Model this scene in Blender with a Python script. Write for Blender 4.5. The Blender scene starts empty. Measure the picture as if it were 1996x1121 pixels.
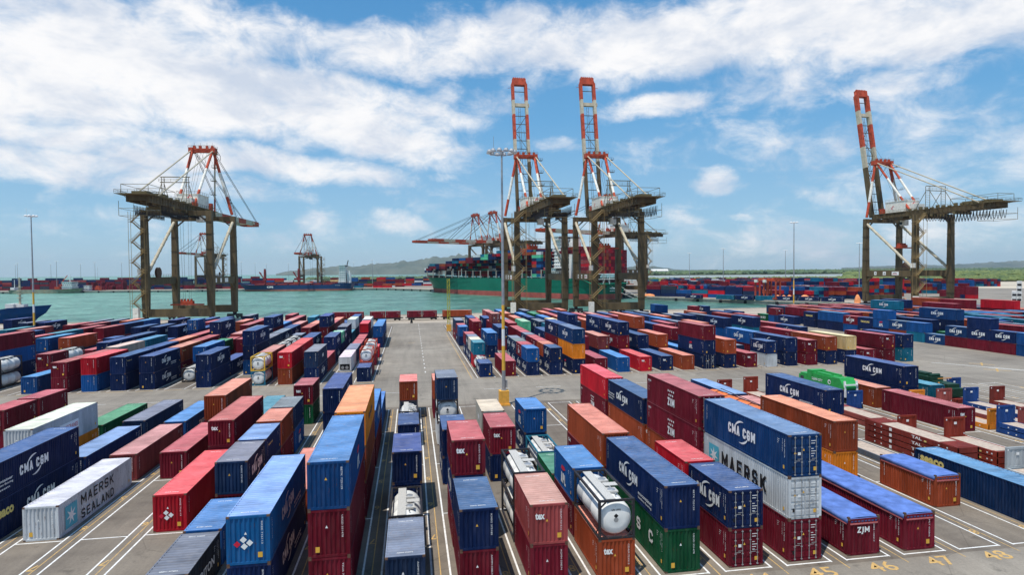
import bpy, math, random
from mathutils import Vector, Matrix
random.seed(7)
sc = bpy.context.scene
COL = sc.collection
# ---------------------------------------------------------------- camera, sun, sky
F_PX, PITCH, YAW, ROLL, CH = 1189.74, .0268, .164, -.0086, 20.035
cf = Vector((math.sin(YAW)*math.cos(PITCH), math.cos(YAW)*math.cos(PITCH), -math.sin(PITCH)))
cr = Vector((math.cos(YAW), -math.sin(YAW), 0)); cu = cr.cross(cf)
r2 = cr*math.cos(ROLL)+cu*math.sin(ROLL); u2 = -cr*math.sin(ROLL)+cu*math.cos(ROLL)
cam = bpy.data.cameras.new('camera'); cam.sensor_width = 36; cam.lens = F_PX/1996*36
cam.clip_end = 40000; cam.clip_start = .5
co = bpy.data.objects.new('camera', cam); COL.objects.link(co)
co.matrix_world = Matrix(((r2.x, u2.x, -cf.x, 0), (r2.y, u2.y, -cf.y, 0), (r2.z, u2.z, -cf.z, CH), (0, 0, 0, 1)))
sc.camera = co
sc.view_settings.view_transform = 'Standard'; sc.view_settings.look = 'None'
sc.view_settings.exposure = 0.0; sc.view_settings.gamma = 1
SUN = Vector((-.25, -.24, 1)).normalized()
sd = bpy.data.lights.new('sun', 'SUN'); sd.energy = 4.2; sd.angle = math.radians(.5); sd.color = (1, .965, .9)
so = bpy.data.objects.new('sun', sd); COL.objects.link(so)
so.rotation_euler = (-SUN).to_track_quat('-Z', 'Y').to_euler()
wd = bpy.data.worlds.new('World'); sc.world = wd; wd.use_nodes = True
nt = wd.node_tree; nt.nodes.clear()
def nd(t, ty, **k):
    n = t.nodes.new(ty)
    for a, b in k.items():
        if a == 'ins':
            for i, v in b.items(): n.inputs[i].default_value = v
        else: setattr(n, a, b)
    return n
def lk(t, a, b): t.links.new(a, b)
def mth(t, op, a, b=None, c=None, clamp=False):
    n = t.nodes.new('ShaderNodeMath'); n.operation = op; n.use_clamp = clamp
    for i, v in enumerate((a, b, c)):
        if v is None: continue
        if isinstance(v, (int, float)): n.inputs[i].default_value = v
        else: lk(t, v, n.inputs[i])
    return n.outputs[0]
sky = nd(nt, 'ShaderNodeTexSky', sky_type='NISHITA', sun_disc=False, sun_elevation=math.asin(SUN.z),
         sun_rotation=math.atan2(SUN.x, SUN.y), altitude=10, air_density=1.15, dust_density=.6, ozone_density=3.0)
bg = nd(nt, 'ShaderNodeBackground'); bg.inputs[1].default_value = .1
wo = nd(nt, 'ShaderNodeOutputWorld')
tc = nd(nt, 'ShaderNodeTexCoord')
sep = nd(nt, 'ShaderNodeSeparateXYZ'); lk(nt, tc.outputs['Generated'], sep.inputs[0])
X, Y, Z = sep.outputs
# cloud layer coordinates: direction projected on a high sheet
zc = mth(nt, 'MAXIMUM', Z, .02)
den = mth(nt, 'ADD', zc, .12)
cx = mth(nt, 'DIVIDE', X, den); cy = mth(nt, 'DIVIDE', Y, den)
cv = nd(nt, 'ShaderNodeCombineXYZ'); lk(nt, cx, cv.inputs[0]); lk(nt, cy, cv.inputs[1])
def noise(v, scale, detail=8, rough=.55, dist=0., loc=(0, 0, 0), sc3=(1, 1, 1), rot=(0, 0, 0)):
    mp = nd(nt, 'ShaderNodeMapping'); mp.inputs['Location'].default_value = loc
    mp.inputs['Scale'].default_value = sc3; mp.inputs['Rotation'].default_value = rot
    lk(nt, v, mp.inputs[0])
    n = nd(nt, 'ShaderNodeTexNoise'); n.inputs['Scale'].default_value = scale
    n.inputs['Detail'].default_value = detail; n.inputs['Roughness'].default_value = rough
    n.inputs['Distortion'].default_value = dist
    lk(nt, mp.outputs[0], n.inputs['Vector']); return n.outputs[0]
def px2dir(px, py):
    d = cf + (px-998)/F_PX*r2 - (py-560.5)/F_PX*u2
    return d.normalized()
def sstep(v, a, b):
    n = nd(nt, 'ShaderNodeMapRange', interpolation_type='SMOOTHSTEP'); lk(nt, v, n.inputs[0])
    n.inputs[1].default_value = a; n.inputs[2].default_value = b; return n.outputs[0]
az = mth(nt, 'ARCTAN2', X, Y); el = mth(nt, 'ARCSINE', Z)
av = nd(nt, 'ShaderNodeCombineXYZ'); lk(nt, az, av.inputs[0]); lk(nt, el, av.inputs[1])
warpA = noise(av.outputs[0], 3.2, 7, .6); warpB = noise(av.outputs[0], 3.2, 7, .6, loc=(9.1, 4.2, 0))
# cloud banks placed in the sky dome (centre azimuth/elevation, half widths, tilt, weight)
BANKS = [(-150,110,700,120,-4,1.0),(60,40,330,75,0,.8),(330,150,330,95,12,1.0),(620,215,330,70,14,1.0),(150,250,330,50,10,.85),(480,320,340,38,4,.85),
         (850,90,330,62,-6,.75),(1300,75,420,75,4,1.0),(1500,45,500,70,-4,1.0),(1850,30,330,60,0,.95),(1290,208,110,30,0,.8),(1410,360,52,34,14,.75),
         (1600,372,70,24,6,.55),(760,440,75,28,4,.7),(620,445,55,30,0,.55),(500,460,60,35,0,.35),(920,185,110,40,8,.6),(1080,285,70,22,0,.45),
         (1750,230,360,60,-6,.46),(1850,330,360,70,-8,.42),(1480,290,280,60,0,.36),(1650,140,400,60,-3,.5),(560,130,120,20,4,.5),(850,345,60,12,0,.4),(120,288,70,10,3,.6),(1464,430,35,12,0,.5),
         (200,335,330,40,6,.75),(430,60,280,60,0,.8),(720,190,260,50,8,.85),(820,290,160,36,0,.6),(300,455,420,50,0,.34),(1060,60,220,60,0,.7),(860,395,200,45,0,.3),(1250,455,300,60,0,.4),(1700,460,380,70,0,.42),(1000,480,260,40,0,.3)]
tot = None
dzx = mth(nt, 'MULTIPLY', mth(nt, 'SUBTRACT', warpA, .5), .16)
dzy = mth(nt, 'MULTIPLY', mth(nt, 'SUBTRACT', warpB, .5), .10)
az2 = mth(nt, 'ADD', az, dzx); el2 = mth(nt, 'ADD', el, dzy)
for (bx, by, hw, hh, tilt, w) in BANKS:
    d = px2dir(bx, by); a0 = math.atan2(d.x, d.y); e0 = math.asin(d.z)
    da = mth(nt, 'SUBTRACT', az2, a0); de = mth(nt, 'SUBTRACT', el2, e0)
    c, s = math.cos(math.radians(-tilt)), math.sin(math.radians(-tilt))
    u = mth(nt, 'DIVIDE', mth(nt, 'ADD', mth(nt, 'MULTIPLY', da, c), mth(nt, 'MULTIPLY', de, s)), hw/F_PX)
    v = mth(nt, 'DIVIDE', mth(nt, 'SUBTRACT', mth(nt, 'MULTIPLY', de, c), mth(nt, 'MULTIPLY', da, s)), hh/F_PX)
    r = mth(nt, 'SQRT', mth(nt, 'ADD', mth(nt, 'MULTIPLY', u, u), mth(nt, 'MULTIPLY', v, v)))
    m = mth(nt, 'MULTIPLY', sstep(r, 1.35, .35), w)
    tot = m if tot is None else mth(nt, 'MAXIMUM', tot, m)
fine = noise(av.outputs[0], 12, 11, .64, .35, sc3=(1, 1.6, 1), rot=(0, 0, .25))
wisp = noise(cv.outputs[0], 1.6, 9, .6, .6, sc3=(1, 1.7, 1), rot=(0, 0, .6))
dens = mth(nt, 'ADD', tot, mth(nt, 'MULTIPLY', mth(nt, 'SUBTRACT', fine, .5), 1.7))
dens = mth(nt, 'ADD', dens, mth(nt, 'MULTIPLY', mth(nt, 'SUBTRACT', wisp, .5), .35))
# outside the framed part of the sky the banks continue as broken cloud
far = sstep(mth(nt, 'ABSOLUTE', mth(nt, 'SUBTRACT', az, YAW)), .75, 1.3)
dens = mth(nt, 'ADD', dens, mth(nt, 'MULTIPLY', far, .35))
mask = mth(nt, 'MULTIPLY', sstep(dens, .16, 1.0), .97)
shade = noise(av.outputs[0], 7, 7, .6, .2, loc=(3.3, .08, 0), sc3=(1, 2, 1))
ccol = nd(nt, 'ShaderNodeMix', data_type='RGBA'); lk(nt, sstep(shade, .3, .62), ccol.inputs[0])
ccol.inputs[6].default_value = (6.4, 7.1, 8.3, 1); ccol.inputs[7].default_value = (10.2, 10.1, 10.1, 1)
# warm humid band on the horizon
rmp = nd(nt, 'ShaderNodeValToRGB'); lk(nt, mth(nt, 'MULTIPLY', el, 1.6), rmp.inputs[0])
for i, (q, c) in enumerate(((0, (.46, .66, .82)), (.12, (.34, .60, .84)), (.38, (.145, .43, .77)), (.8, (.05, .27, .62)))):
    e_ = rmp.color_ramp.elements[i] if i < 2 else rmp.color_ramp.elements.new(q); e_.position = q; e_.color = (*c, 1)
rs10 = nd(nt, 'ShaderNodeVectorMath', operation='SCALE'); lk(nt, rmp.outputs[0], rs10.inputs[0]); rs10.inputs['Scale'].default_value = 10
hm = nd(nt, 'ShaderNodeMix', data_type='RGBA'); hm.inputs[0].default_value = .75
skc = nd(nt, 'ShaderNodeMix', data_type='RGBA', blend_type='MULTIPLY'); skc.inputs[0].default_value = 1
lk(nt, sky.outputs[0], skc.inputs[6]); skc.inputs[7].default_value = (.85, 1.0, 1.1, 1)
lk(nt, skc.outputs[2], hm.inputs[6]); lk(nt, rs10.outputs[0], hm.inputs[7])
cm = nd(nt, 'ShaderNodeMix', data_type='RGBA'); lk(nt, mask, cm.inputs[0])
lk(nt, hm.outputs[2], cm.inputs[6]); lk(nt, ccol.outputs[2], cm.inputs[7])
lk(nt, cm.outputs[2], bg.inputs[0]); lk(nt, bg.outputs[0], wo.inputs[0])

# ---------------------------------------------------------------- helpers
def cw(Xc, Zc):            # camera-plan coordinates (right, forward) to world x, y
    return (Xc*math.cos(YAW)+Zc*math.sin(YAW), -Xc*math.sin(YAW)+Zc*math.cos(YAW))
class MB:
    def __init__(s): s.v, s.f, s.m = [], [], []
    def add(s, vs, fs, mi=0):
        b = len(s.v); s.v += [tuple(p) for p in vs]; s.f += [tuple(i+b for i in f) for f in fs]; s.m += [mi]*len(fs)
    def box(s, x0, x1, y0, y1, z0, z1, mi=0):
        s.add([(x0,y0,z0),(x1,y0,z0),(x1,y1,z0),(x0,y1,z0),(x0,y0,z1),(x1,y0,z1),(x1,y1,z1),(x0,y1,z1)],
              [(0,3,2,1),(4,5,6,7),(0,1,5,4),(1,2,6,5),(2,3,7,6),(3,0,4,7)], mi)
    def beam(s, a, b, w, h, mi=0, up=(0, 0, 1), w2=None, h2=None):
        a, b = Vector(a), Vector(b); d = (b-a).normalized(); up = Vector(up)
        if abs(d.dot(up)) > .99: up = Vector((0, 1, 0))
        r = d.cross(up).normalized(); u = r.cross(d)
        w2 = w if w2 is None else w2; h2 = h if h2 is None else h2
        vs = [p+r*sx*ww/2+u*sy*hh/2 for p, ww, hh in ((a, w, h), (b, w2, h2)) for sx, sy in ((-1,-1),(1,-1),(1,1),(-1,1))]
        s.add(vs, [(0,1,2,3),(7,6,5,4),(0,4,5,1),(1,5,6,2),(2,6,7,3),(3,7,4,0)], mi)
    def tube(s, a, b, r, n=8, mi=0, r2=None, cap=True):
        a, b = Vector(a), Vector(b); d = (b-a).normalized(); up = Vector((0, 0, 1))
        if abs(d.z) > .99: up = Vector((0, 1, 0))
        x = d.cross(up).normalized(); y = x.cross(d); r2 = r if r2 is None else r2
        vs = [p+(x*math.cos(t)+y*math.sin(t))*rr for p, rr in ((a, r), (b, r2)) for t in [2*math.pi*i/n for i in range(n)]]
        fs = [(i, i+n, (i+1) % n+n, (i+1) % n) for i in range(n)]
        if cap: fs += [tuple(range(n)), tuple(range(2*n-1, n-1, -1))]
        s.add(vs, fs, mi)
    def path(s, pts, r, n=5, mi=0):
        for a, b in zip(pts, pts[1:]): s.tube(a, b, r, n, mi)
    def lathe(s, prof, c, axis='z', n=14, mi=0):
        vs, fs = [], []
        for (r, h) in prof:
            for i in range(n):
                t = 2*math.pi*i/n; a, b = r*math.cos(t), r*math.sin(t)
                p = {'z': (a, b, h), 'y': (a, h, b), 'x': (h, a, b)}[axis]
                vs.append((c[0]+p[0], c[1]+p[1], c[2]+p[2]))
        for k in range(len(prof)-1):
            for i in range(n):
                fs.append((k*n+i, k*n+(i+1) % n, (k+1)*n+(i+1) % n, (k+1)*n+i))
        fs += [tuple(range(n)), tuple(range(len(prof)*n-1, (len(prof)-1)*n-1, -1))]
        s.add(vs, fs, mi)
    def build(s, name, mats, parent=None, color=None, smooth=False):
        me = bpy.data.meshes.new(name); me.from_pydata(s.v, [], s.f)
        if not isinstance(mats, (list, tuple)): mats = [mats]
        for m in mats: me.materials.append(m)
        if len(mats) > 1: me.polygons.foreach_set('material_index', s.m)
        if smooth: me.polygons.foreach_set('use_smooth', [True]*len(me.polygons))
        me.update()
        return place(name, me, parent, color)
def place(name, me, parent=None, color=None, loc=None):
    o = bpy.data.objects.new(name, me); COL.objects.link(o)
    if parent: o.parent = parent
    if color: o.color = color
    if loc: o.location = loc
    return o
def thing(name, label, cat, loc=(0, 0, 0), rz=0, group=None):
    o = bpy.data.objects.new(name, None); COL.objects.link(o); o.empty_display_size = .5
    o.location = loc; o.rotation_euler = (0, 0, rz); tag(o, label, cat, group); return o
def tag(o, label, cat, group=None, kind=None):
    o['label'] = label; o['category'] = cat
    if group: o['group'] = group
    if kind: o['kind'] = kind
    return o
def struct(o): o['kind'] = 'structure'; return o
def dup(root, loc, rz, label, group=None):
    r = root.copy(); COL.objects.link(r); r.location = loc; r.rotation_euler = (0, 0, rz); r['label'] = label
    if group: r['group'] = group
    for ch in list(root.children):
        c = ch.copy(); COL.objects.link(c); c.parent = r
        for g in ch.children:
            d = g.copy(); COL.objects.link(d); d.parent = c
    return r

# ---------------------------------------------------------------- materials
def newmat(name):
    m = bpy.data.materials.new(name); m.use_nodes = True; t = m.node_tree
    return m, t, t.nodes['Principled BSDF']
def flat(name, col, rough=.6, metal=0., var=.15, scale=2., rust=0., rcol=(.16, .06, .03), streak=False, alpha=1):
    m, t, b = newmat(name)
    b.inputs['Roughness'].default_value = rough; b.inputs['Metallic'].default_value = metal; b.inputs['Specular IOR Level'].default_value = .5 if rough < .3 else .18
    tcn = nd(t, 'ShaderNodeTexCoord'); mp = nd(t, 'ShaderNodeMapping'); lk(t, tcn.outputs['Object'], mp.inputs[0])
    if streak: mp.inputs['Scale'].default_value = (1, 1, .15)
    n = nd(t, 'ShaderNodeTexNoise'); n.inputs['Scale'].default_value = scale; n.inputs['Detail'].default_value = 6
    lk(t, mp.outputs[0], n.inputs['Vector'])
    k = nd(t, 'ShaderNodeMapRange'); lk(t, n.outputs[0], k.inputs[0]); k.inputs[1].default_value = .3; k.inputs[2].default_value = .7
    k.inputs[3].default_value = 1-var; k.inputs[4].default_value = 1+var
    mx = nd(t, 'ShaderNodeVectorMath', operation='SCALE'); mx.inputs[0].default_value = col; lk(t, k.outputs[0], mx.inputs['Scale'])
    out = mx.outputs[0]
    if rust > 0:
        n2 = nd(t, 'ShaderNodeTexNoise'); n2.inputs['Scale'].default_value = scale*2.3; n2.inputs['Detail'].default_value = 9
        n2.inputs['Roughness'].default_value = .7; lk(t, mp.outputs[0], n2.inputs['Vector'])
        s = nd(t, 'ShaderNodeMapRange'); lk(t, n2.outputs[0], s.inputs[0]); s.inputs[1].default_value = .62-rust*.3; s.inputs[2].default_value = .75-rust*.3
        mm = nd(t, 'ShaderNodeMix', data_type='RGBA'); lk(t, s.outputs[0], mm.inputs[0]); lk(t, out, mm.inputs[6]); mm.inputs[7].default_value = (*rcol, 1)
        out = mm.outputs[2]
    lk(t, out, b.inputs['Base Color']); return m
def paint(name, roof=False):
    m, t, b = newmat(name); b.inputs['Roughness'].default_value = .55 if not roof else .65; b.inputs['Specular IOR Level'].default_value = .1
    oi = nd(t, 'ShaderNodeObjectInfo'); tcn = nd(t, 'ShaderNodeTexCoord')
    off = nd(t, 'ShaderNodeVectorMath', operation='SCALE'); off.inputs[0].default_value = (37, 53, 71); lk(t, oi.outputs['Random'], off.inputs['Scale'])
    ad = nd(t, 'ShaderNodeVectorMath', operation='ADD'); lk(t, tcn.outputs['Object'], ad.inputs[0]); lk(t, off.outputs[0], ad.inputs[1])
    mp = nd(t, 'ShaderNodeMapping'); lk(t, ad.outputs[0], mp.inputs[0])
    mp.inputs['Scale'].default_value = (1, 1, .22) if not roof else (.6, 1, 1)
    def N(sc_, det, ro):
        n = nd(t, 'ShaderNodeTexNoise'); n.inputs['Scale'].default_value = sc_; n.inputs['Detail'].default_value = det
        n.inputs['Roughness'].default_value = ro; lk(t, mp.outputs[0], n.inputs['Vector']); return n.outputs[0]
    def MR(v, a, b_, c, d):
        k = nd(t, 'ShaderNodeMapRange'); lk(t, v, k.inputs[0])
        for i, q in enumerate((a, b_, c, d)): k.inputs[i+1].default_value = q
        return k.outputs[0]
    big = N(.7, 4, .5); mid = N(3.2, 8, .65); fin = N(9, 8, .75)
    base = nd(t, 'ShaderNodeMix', data_type='RGBA', blend_type='MULTIPLY'); base.inputs[0].default_value = 1
    lk(t, oi.outputs['Color'], base.inputs[6])
    g = mth(t, 'MULTIPLY', MR(big, .3, .7, .72, 1.2), MR(mid, .3, .7, .84 if not roof else .78, 1.12))
    cc = nd(t, 'ShaderNodeCombineColor'); [lk(t, g, cc.inputs[i]) for i in range(3)]
    lk(t, cc.outputs[0], base.inputs[7])
    # dust film
    d = nd(t, 'ShaderNodeMix', data_type='RGBA')
    lk(t, MR(mid, .45, .78, 0.0, .07 if not roof else .3), d.inputs[0]); lk(t, base.outputs[2], d.inputs[6])
    d.inputs[7].default_value = (.33, .30, .27, 1)
    if roof:
        mp2 = nd(t, 'ShaderNodeMapping'); mp2.inputs['Scale'].default_value = (.3, 3.2, 1); lk(t, ad.outputs[0], mp2.inputs[0])
        n3 = nd(t, 'ShaderNodeTexNoise'); n3.inputs['Scale'].default_value = 1.6; n3.inputs['Detail'].default_value = 7; n3.inputs['Roughness'].default_value = .7; lk(t, mp2.outputs[0], n3.inputs['Vector'])
        sc2 = nd(t, 'ShaderNodeMix', data_type='RGBA'); lk(t, mth(t, 'MULTIPLY', MR(n3.outputs[0], .56, .70, 0, .55), MR(oi.outputs['Random'], 0, 1, .25, 1)), sc2.inputs[0])
        lk(t, d.outputs[2], sc2.inputs[6]); sc2.inputs[7].default_value = (.10, .085, .08, 1); d = sc2
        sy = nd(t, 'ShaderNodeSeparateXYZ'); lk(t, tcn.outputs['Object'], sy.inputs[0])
        rib = mth(t, 'SINE', mth(t, 'MULTIPLY', sy.outputs[1], 2*math.pi/.3585)); rb2 = mth(t, 'MULTIPLY', MR(rib, .35, .9, 0, .42), MR(mid, .35, .65, .35, 1))  # rib shading painted into the roof colour as dark stripes, broken by noise
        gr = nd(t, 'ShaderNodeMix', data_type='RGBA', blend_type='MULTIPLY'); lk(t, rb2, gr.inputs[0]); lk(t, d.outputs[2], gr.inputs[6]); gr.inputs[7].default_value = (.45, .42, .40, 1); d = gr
    # rust and scrapes; amount differs from box to box
    th = mth(t, 'ADD', MR(oi.outputs['Random'], 0, 1, .575, .70), 0.0)
    ru = mth(t, 'MULTIPLY', mth(t, 'SUBTRACT', fin, th), 14, clamp=True)
    r = nd(t, 'ShaderNodeMix', data_type='RGBA'); lk(t, mth(t, 'MULTIPLY', ru, .85), r.inputs[0]); lk(t, d.outputs[2], r.inputs[6])
    r.inputs[7].default_value = (.12, .045, .02, 1) if not roof else (.2, .09, .05, 1)
    lk(t, r.outputs[2], b.inputs['Base Color'])
    lk(t, MR(mid, .3, .7, .45, .7), b.inputs['Roughness']); return m
PINK = flat('rail_paint', (.5, .14, .14), .6)
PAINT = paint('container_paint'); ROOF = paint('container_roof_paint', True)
WHITE = flat('white_paint', (.8, .8, .78), .5, var=.05); BLACK = flat('black_paint', (.015, .015, .018), .5)
YEL = flat('yellow_sticker', (.75, .42, .06), .5, var=.05); REDL = flat('red_lettering', (.6, .02, .05), .5, var=.05)
SKYB = flat('light_blue_sticker', (.09, .42, .52), .5, var=.05); GOLD = flat('gold_lettering', (.8, .62, .2), .5, var=.05)
STEEL = flat('galvanised_steel', (.38, .39, .40), .45, .5); DSTEEL = flat('dark_steel', (.03, .03, .035), .55, rust=.15)
CORR = flat('corner_steel', (.13, .075, .05), .7, var=.4, scale=5)
OLIVE = flat('olive_crane_paint', (.118, .086, .045), .6, var=.3, scale=.5, rust=.25, rcol=(.055, .038, .028), streak=True)
CREAM = flat('cream_crane_paint', (.52, .46, .34), .5, var=.15, scale=.6, rust=.12)
CRED = flat('orange_red_crane_paint', (.47, .075, .035), .6, var=.3, scale=.7, rust=.22, rcol=(.14, .035, .02))
CWHT = flat('white_crane_paint', (.80, .77, .68), .55, var=.14, scale=.7, rust=.2, rcol=(.32, .2, .12))
RAIL = flat('handrail_steel', (.16, .125, .06), .6)
TANKW = flat('white_tank_paint', (.82, .81, .77), .4, var=.08, scale=1.2, rust=.03, rcol=(.3, .22, .15))
GRATE = flat('grating_steel', (.52, .50, .46), .6, scale=30, var=.4)
TARP = flat('blue_tarpaulin', (.115, .20, .50), .6, var=.3, scale=1.2)
TARPO = flat('orange_tarpaulin', (.85, .2, .05), .5, var=.25, scale=2)
WOOD = flat('weathered_deck_boards', (.5, .4, .32), .8, var=.2, scale=3)
LAMPG = flat('lamp_glass', (.75, .78, .8), .15, var=.02)
GLASS = flat('window_glass', (.02, .03, .04), .1, var=.02)
CONC = flat('concrete', (.42, .38, .32), .85, var=.2, scale=.5, rust=.1, rcol=(.2, .17, .14))

# ---------------------------------------------------------------- lettering
TXT = {}
def text_faces(s, bold=.02):
    key = (s, bold)
    if key in TXT: return TXT[key]
    cu_ = bpy.data.curves.new('t', 'FONT'); cu_.body = s; cu_.size = 1; cu_.offset = bold; cu_.resolution_u = 2
    o = bpy.data.objects.new('t', cu_); COL.objects.link(o)
    dg = bpy.context.evaluated_depsgraph_get(); dg.update()
    me = bpy.data.meshes.new_from_object(o.evaluated_get(dg))
    vs = [(v.co.x, v.co.y) for v in me.vertices]; fs = [tuple(p.vertices) for p in me.polygons]
    bpy.data.objects.remove(o); bpy.data.curves.remove(cu_); bpy.data.meshes.remove(me)
    x0, x1 = min(v[0] for v in vs), max(v[0] for v in vs); y0, y1 = min(v[1] for v in vs), max(v[1] for v in vs)
    vs = [((x-x0)/(x1-x0), (y-y0)/(y1-y0)) for x, y in vs]
    TXT[key] = (vs, fs, (x1-x0)/(y1-y0)); return TXT[key]
SF = {'C': [[(1,.8),(.78,1),(.22,1),(0,.78),(0,.22),(.22,0),(.78,0),(1,.2)]], 'G': [[(1,.8),(.78,1),(.22,1),(0,.78),(0,.22),(.22,0),(.78,0),(1,.2),(1,.45),(.6,.45)]],
      'M': [[(0,0),(0,1),(.5,.3),(1,1),(1,0)]], 'A': [[(0,0),(.5,1),(1,0)],[(.2,.32),(.8,.32)]], 'E': [[(1,1),(0,1),(0,0),(1,0)],[(0,.5),(.85,.5)]],
      'R': [[(0,0),(0,1),(.8,1),(1,.85),(1,.62),(.8,.48),(0,.48)],[(.5,.48),(1,0)]], 'P': [[(0,0),(0,1),(.8,1),(1,.85),(1,.62),(.8,.48),(0,.48)]],
      'S': [[(1,.84),(.8,1),(.2,1),(0,.85),(0,.65),(.2,.52),(.8,.48),(1,.35),(1,.15),(.8,0),(.2,0),(0,.16)]], 'K': [[(0,0),(0,1)],[(1,1),(.08,.45)],[(.35,.6),(1,0)]],
      'Z': [[(0,1),(1,1),(0,0),(1,0)]], 'I': [[(.5,0),(.5,1)]], 'L': [[(0,1),(0,0),(1,0)]], 'U': [[(0,1),(0,.2),(.2,0),(.8,0),(1,.2),(1,1)]], 'N': [[(0,0),(0,1),(1,0),(1,1)]],
      'D': [[(0,0),(0,1),(.7,1),(1,.75),(1,.25),(.7,0),(0,0)]]}
class Plate:               # draws on a vertical face: origin o, right vector r, up z
    def __init__(s, mb, o, r, up=(0, 0, 1)): s.mb, s.o, s.r, s.u = mb, Vector(o), Vector(r), Vector(up)
    def p(s, x, y): return s.o+s.r*x+s.u*y
    def text(s, t, x, y, w, h, mi=0, bold=.02, vert=False):
        vs, fs, asp = text_faces(t, bold)
        if vert: pts = [s.p(x+b*w, y-a*h) for a, b in vs]
        else: pts = [s.p(x+a*w, y+b*h) for a, b in vs]
        s.mb.add(pts, fs, mi)
    def block(s, t, x, y, w, h, mi=0, th=.2, gap=.32):      # heavy block capitals drawn with strokes
        ws = [{'I': .5, ' ': .45, 'M': 1.25}.get(c, 1) for c in t]; k = w/(sum(ws)+gap*(len(t)-1)); T = th*h; nrm = s.r.cross(s.u); q = 0
        for c, cw_ in zip(t, ws):
            if c != ' ':
                W_ = k*cw_-T if c != 'I' else 0
                for pl_ in SF[c]:
                    P_ = [Vector((x+T/2+a*W_+(k*.12 if c == 'I' else 0), y+T/2+b*(h-T))) for a, b in pl_]
                    for a, b in zip(P_, P_[1:]):
                        d = (b-a).normalized(); n = Vector((-d.y, d.x))*T/2; e = d*T*.42; q += 1; o_ = nrm*(.0006*(q % 5))
                        s.mb.add([s.p(v.x, v.y)+o_ for v in (a-e-n, b+e-n, b+e+n, a-e+n)], [(0, 1, 2, 3)], mi)
            x += k*(cw_+gap)
    def poly(s, pts, mi=0): s.mb.add([s.p(a, b) for a, b in pts], [tuple(range(len(pts)))], mi)
    def rect(s, x, y, w, h, mi=0): s.poly([(x, y), (x+w, y), (x+w, y+h), (x, y+h)], mi)
    def arc(s, cx_, cy_, rx, ry, a0, a1, th, mi=0, n=12):
        for i in range(n):
            q = []
            for k in (i, i+1):
                t = math.radians(a0+(a1-a0)*k/n); tt = th*math.sin(math.pi*min(.97, max(.03, k/n*.75+.2)))
                q.append((cx_+rx*math.cos(t), cy_+ry*math.sin(t), cx_+(rx-tt)*math.cos(t), cy_+(ry-tt)*math.sin(t)))
            s.poly([(q[0][0], q[0][1]), (q[0][2], q[0][3]), (q[1][2], q[1][3]), (q[1][0], q[1][1])], mi)
LMATS = [WHITE, YEL, REDL, BLACK, SKYB, GOLD]
W2 = 1.219
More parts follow.
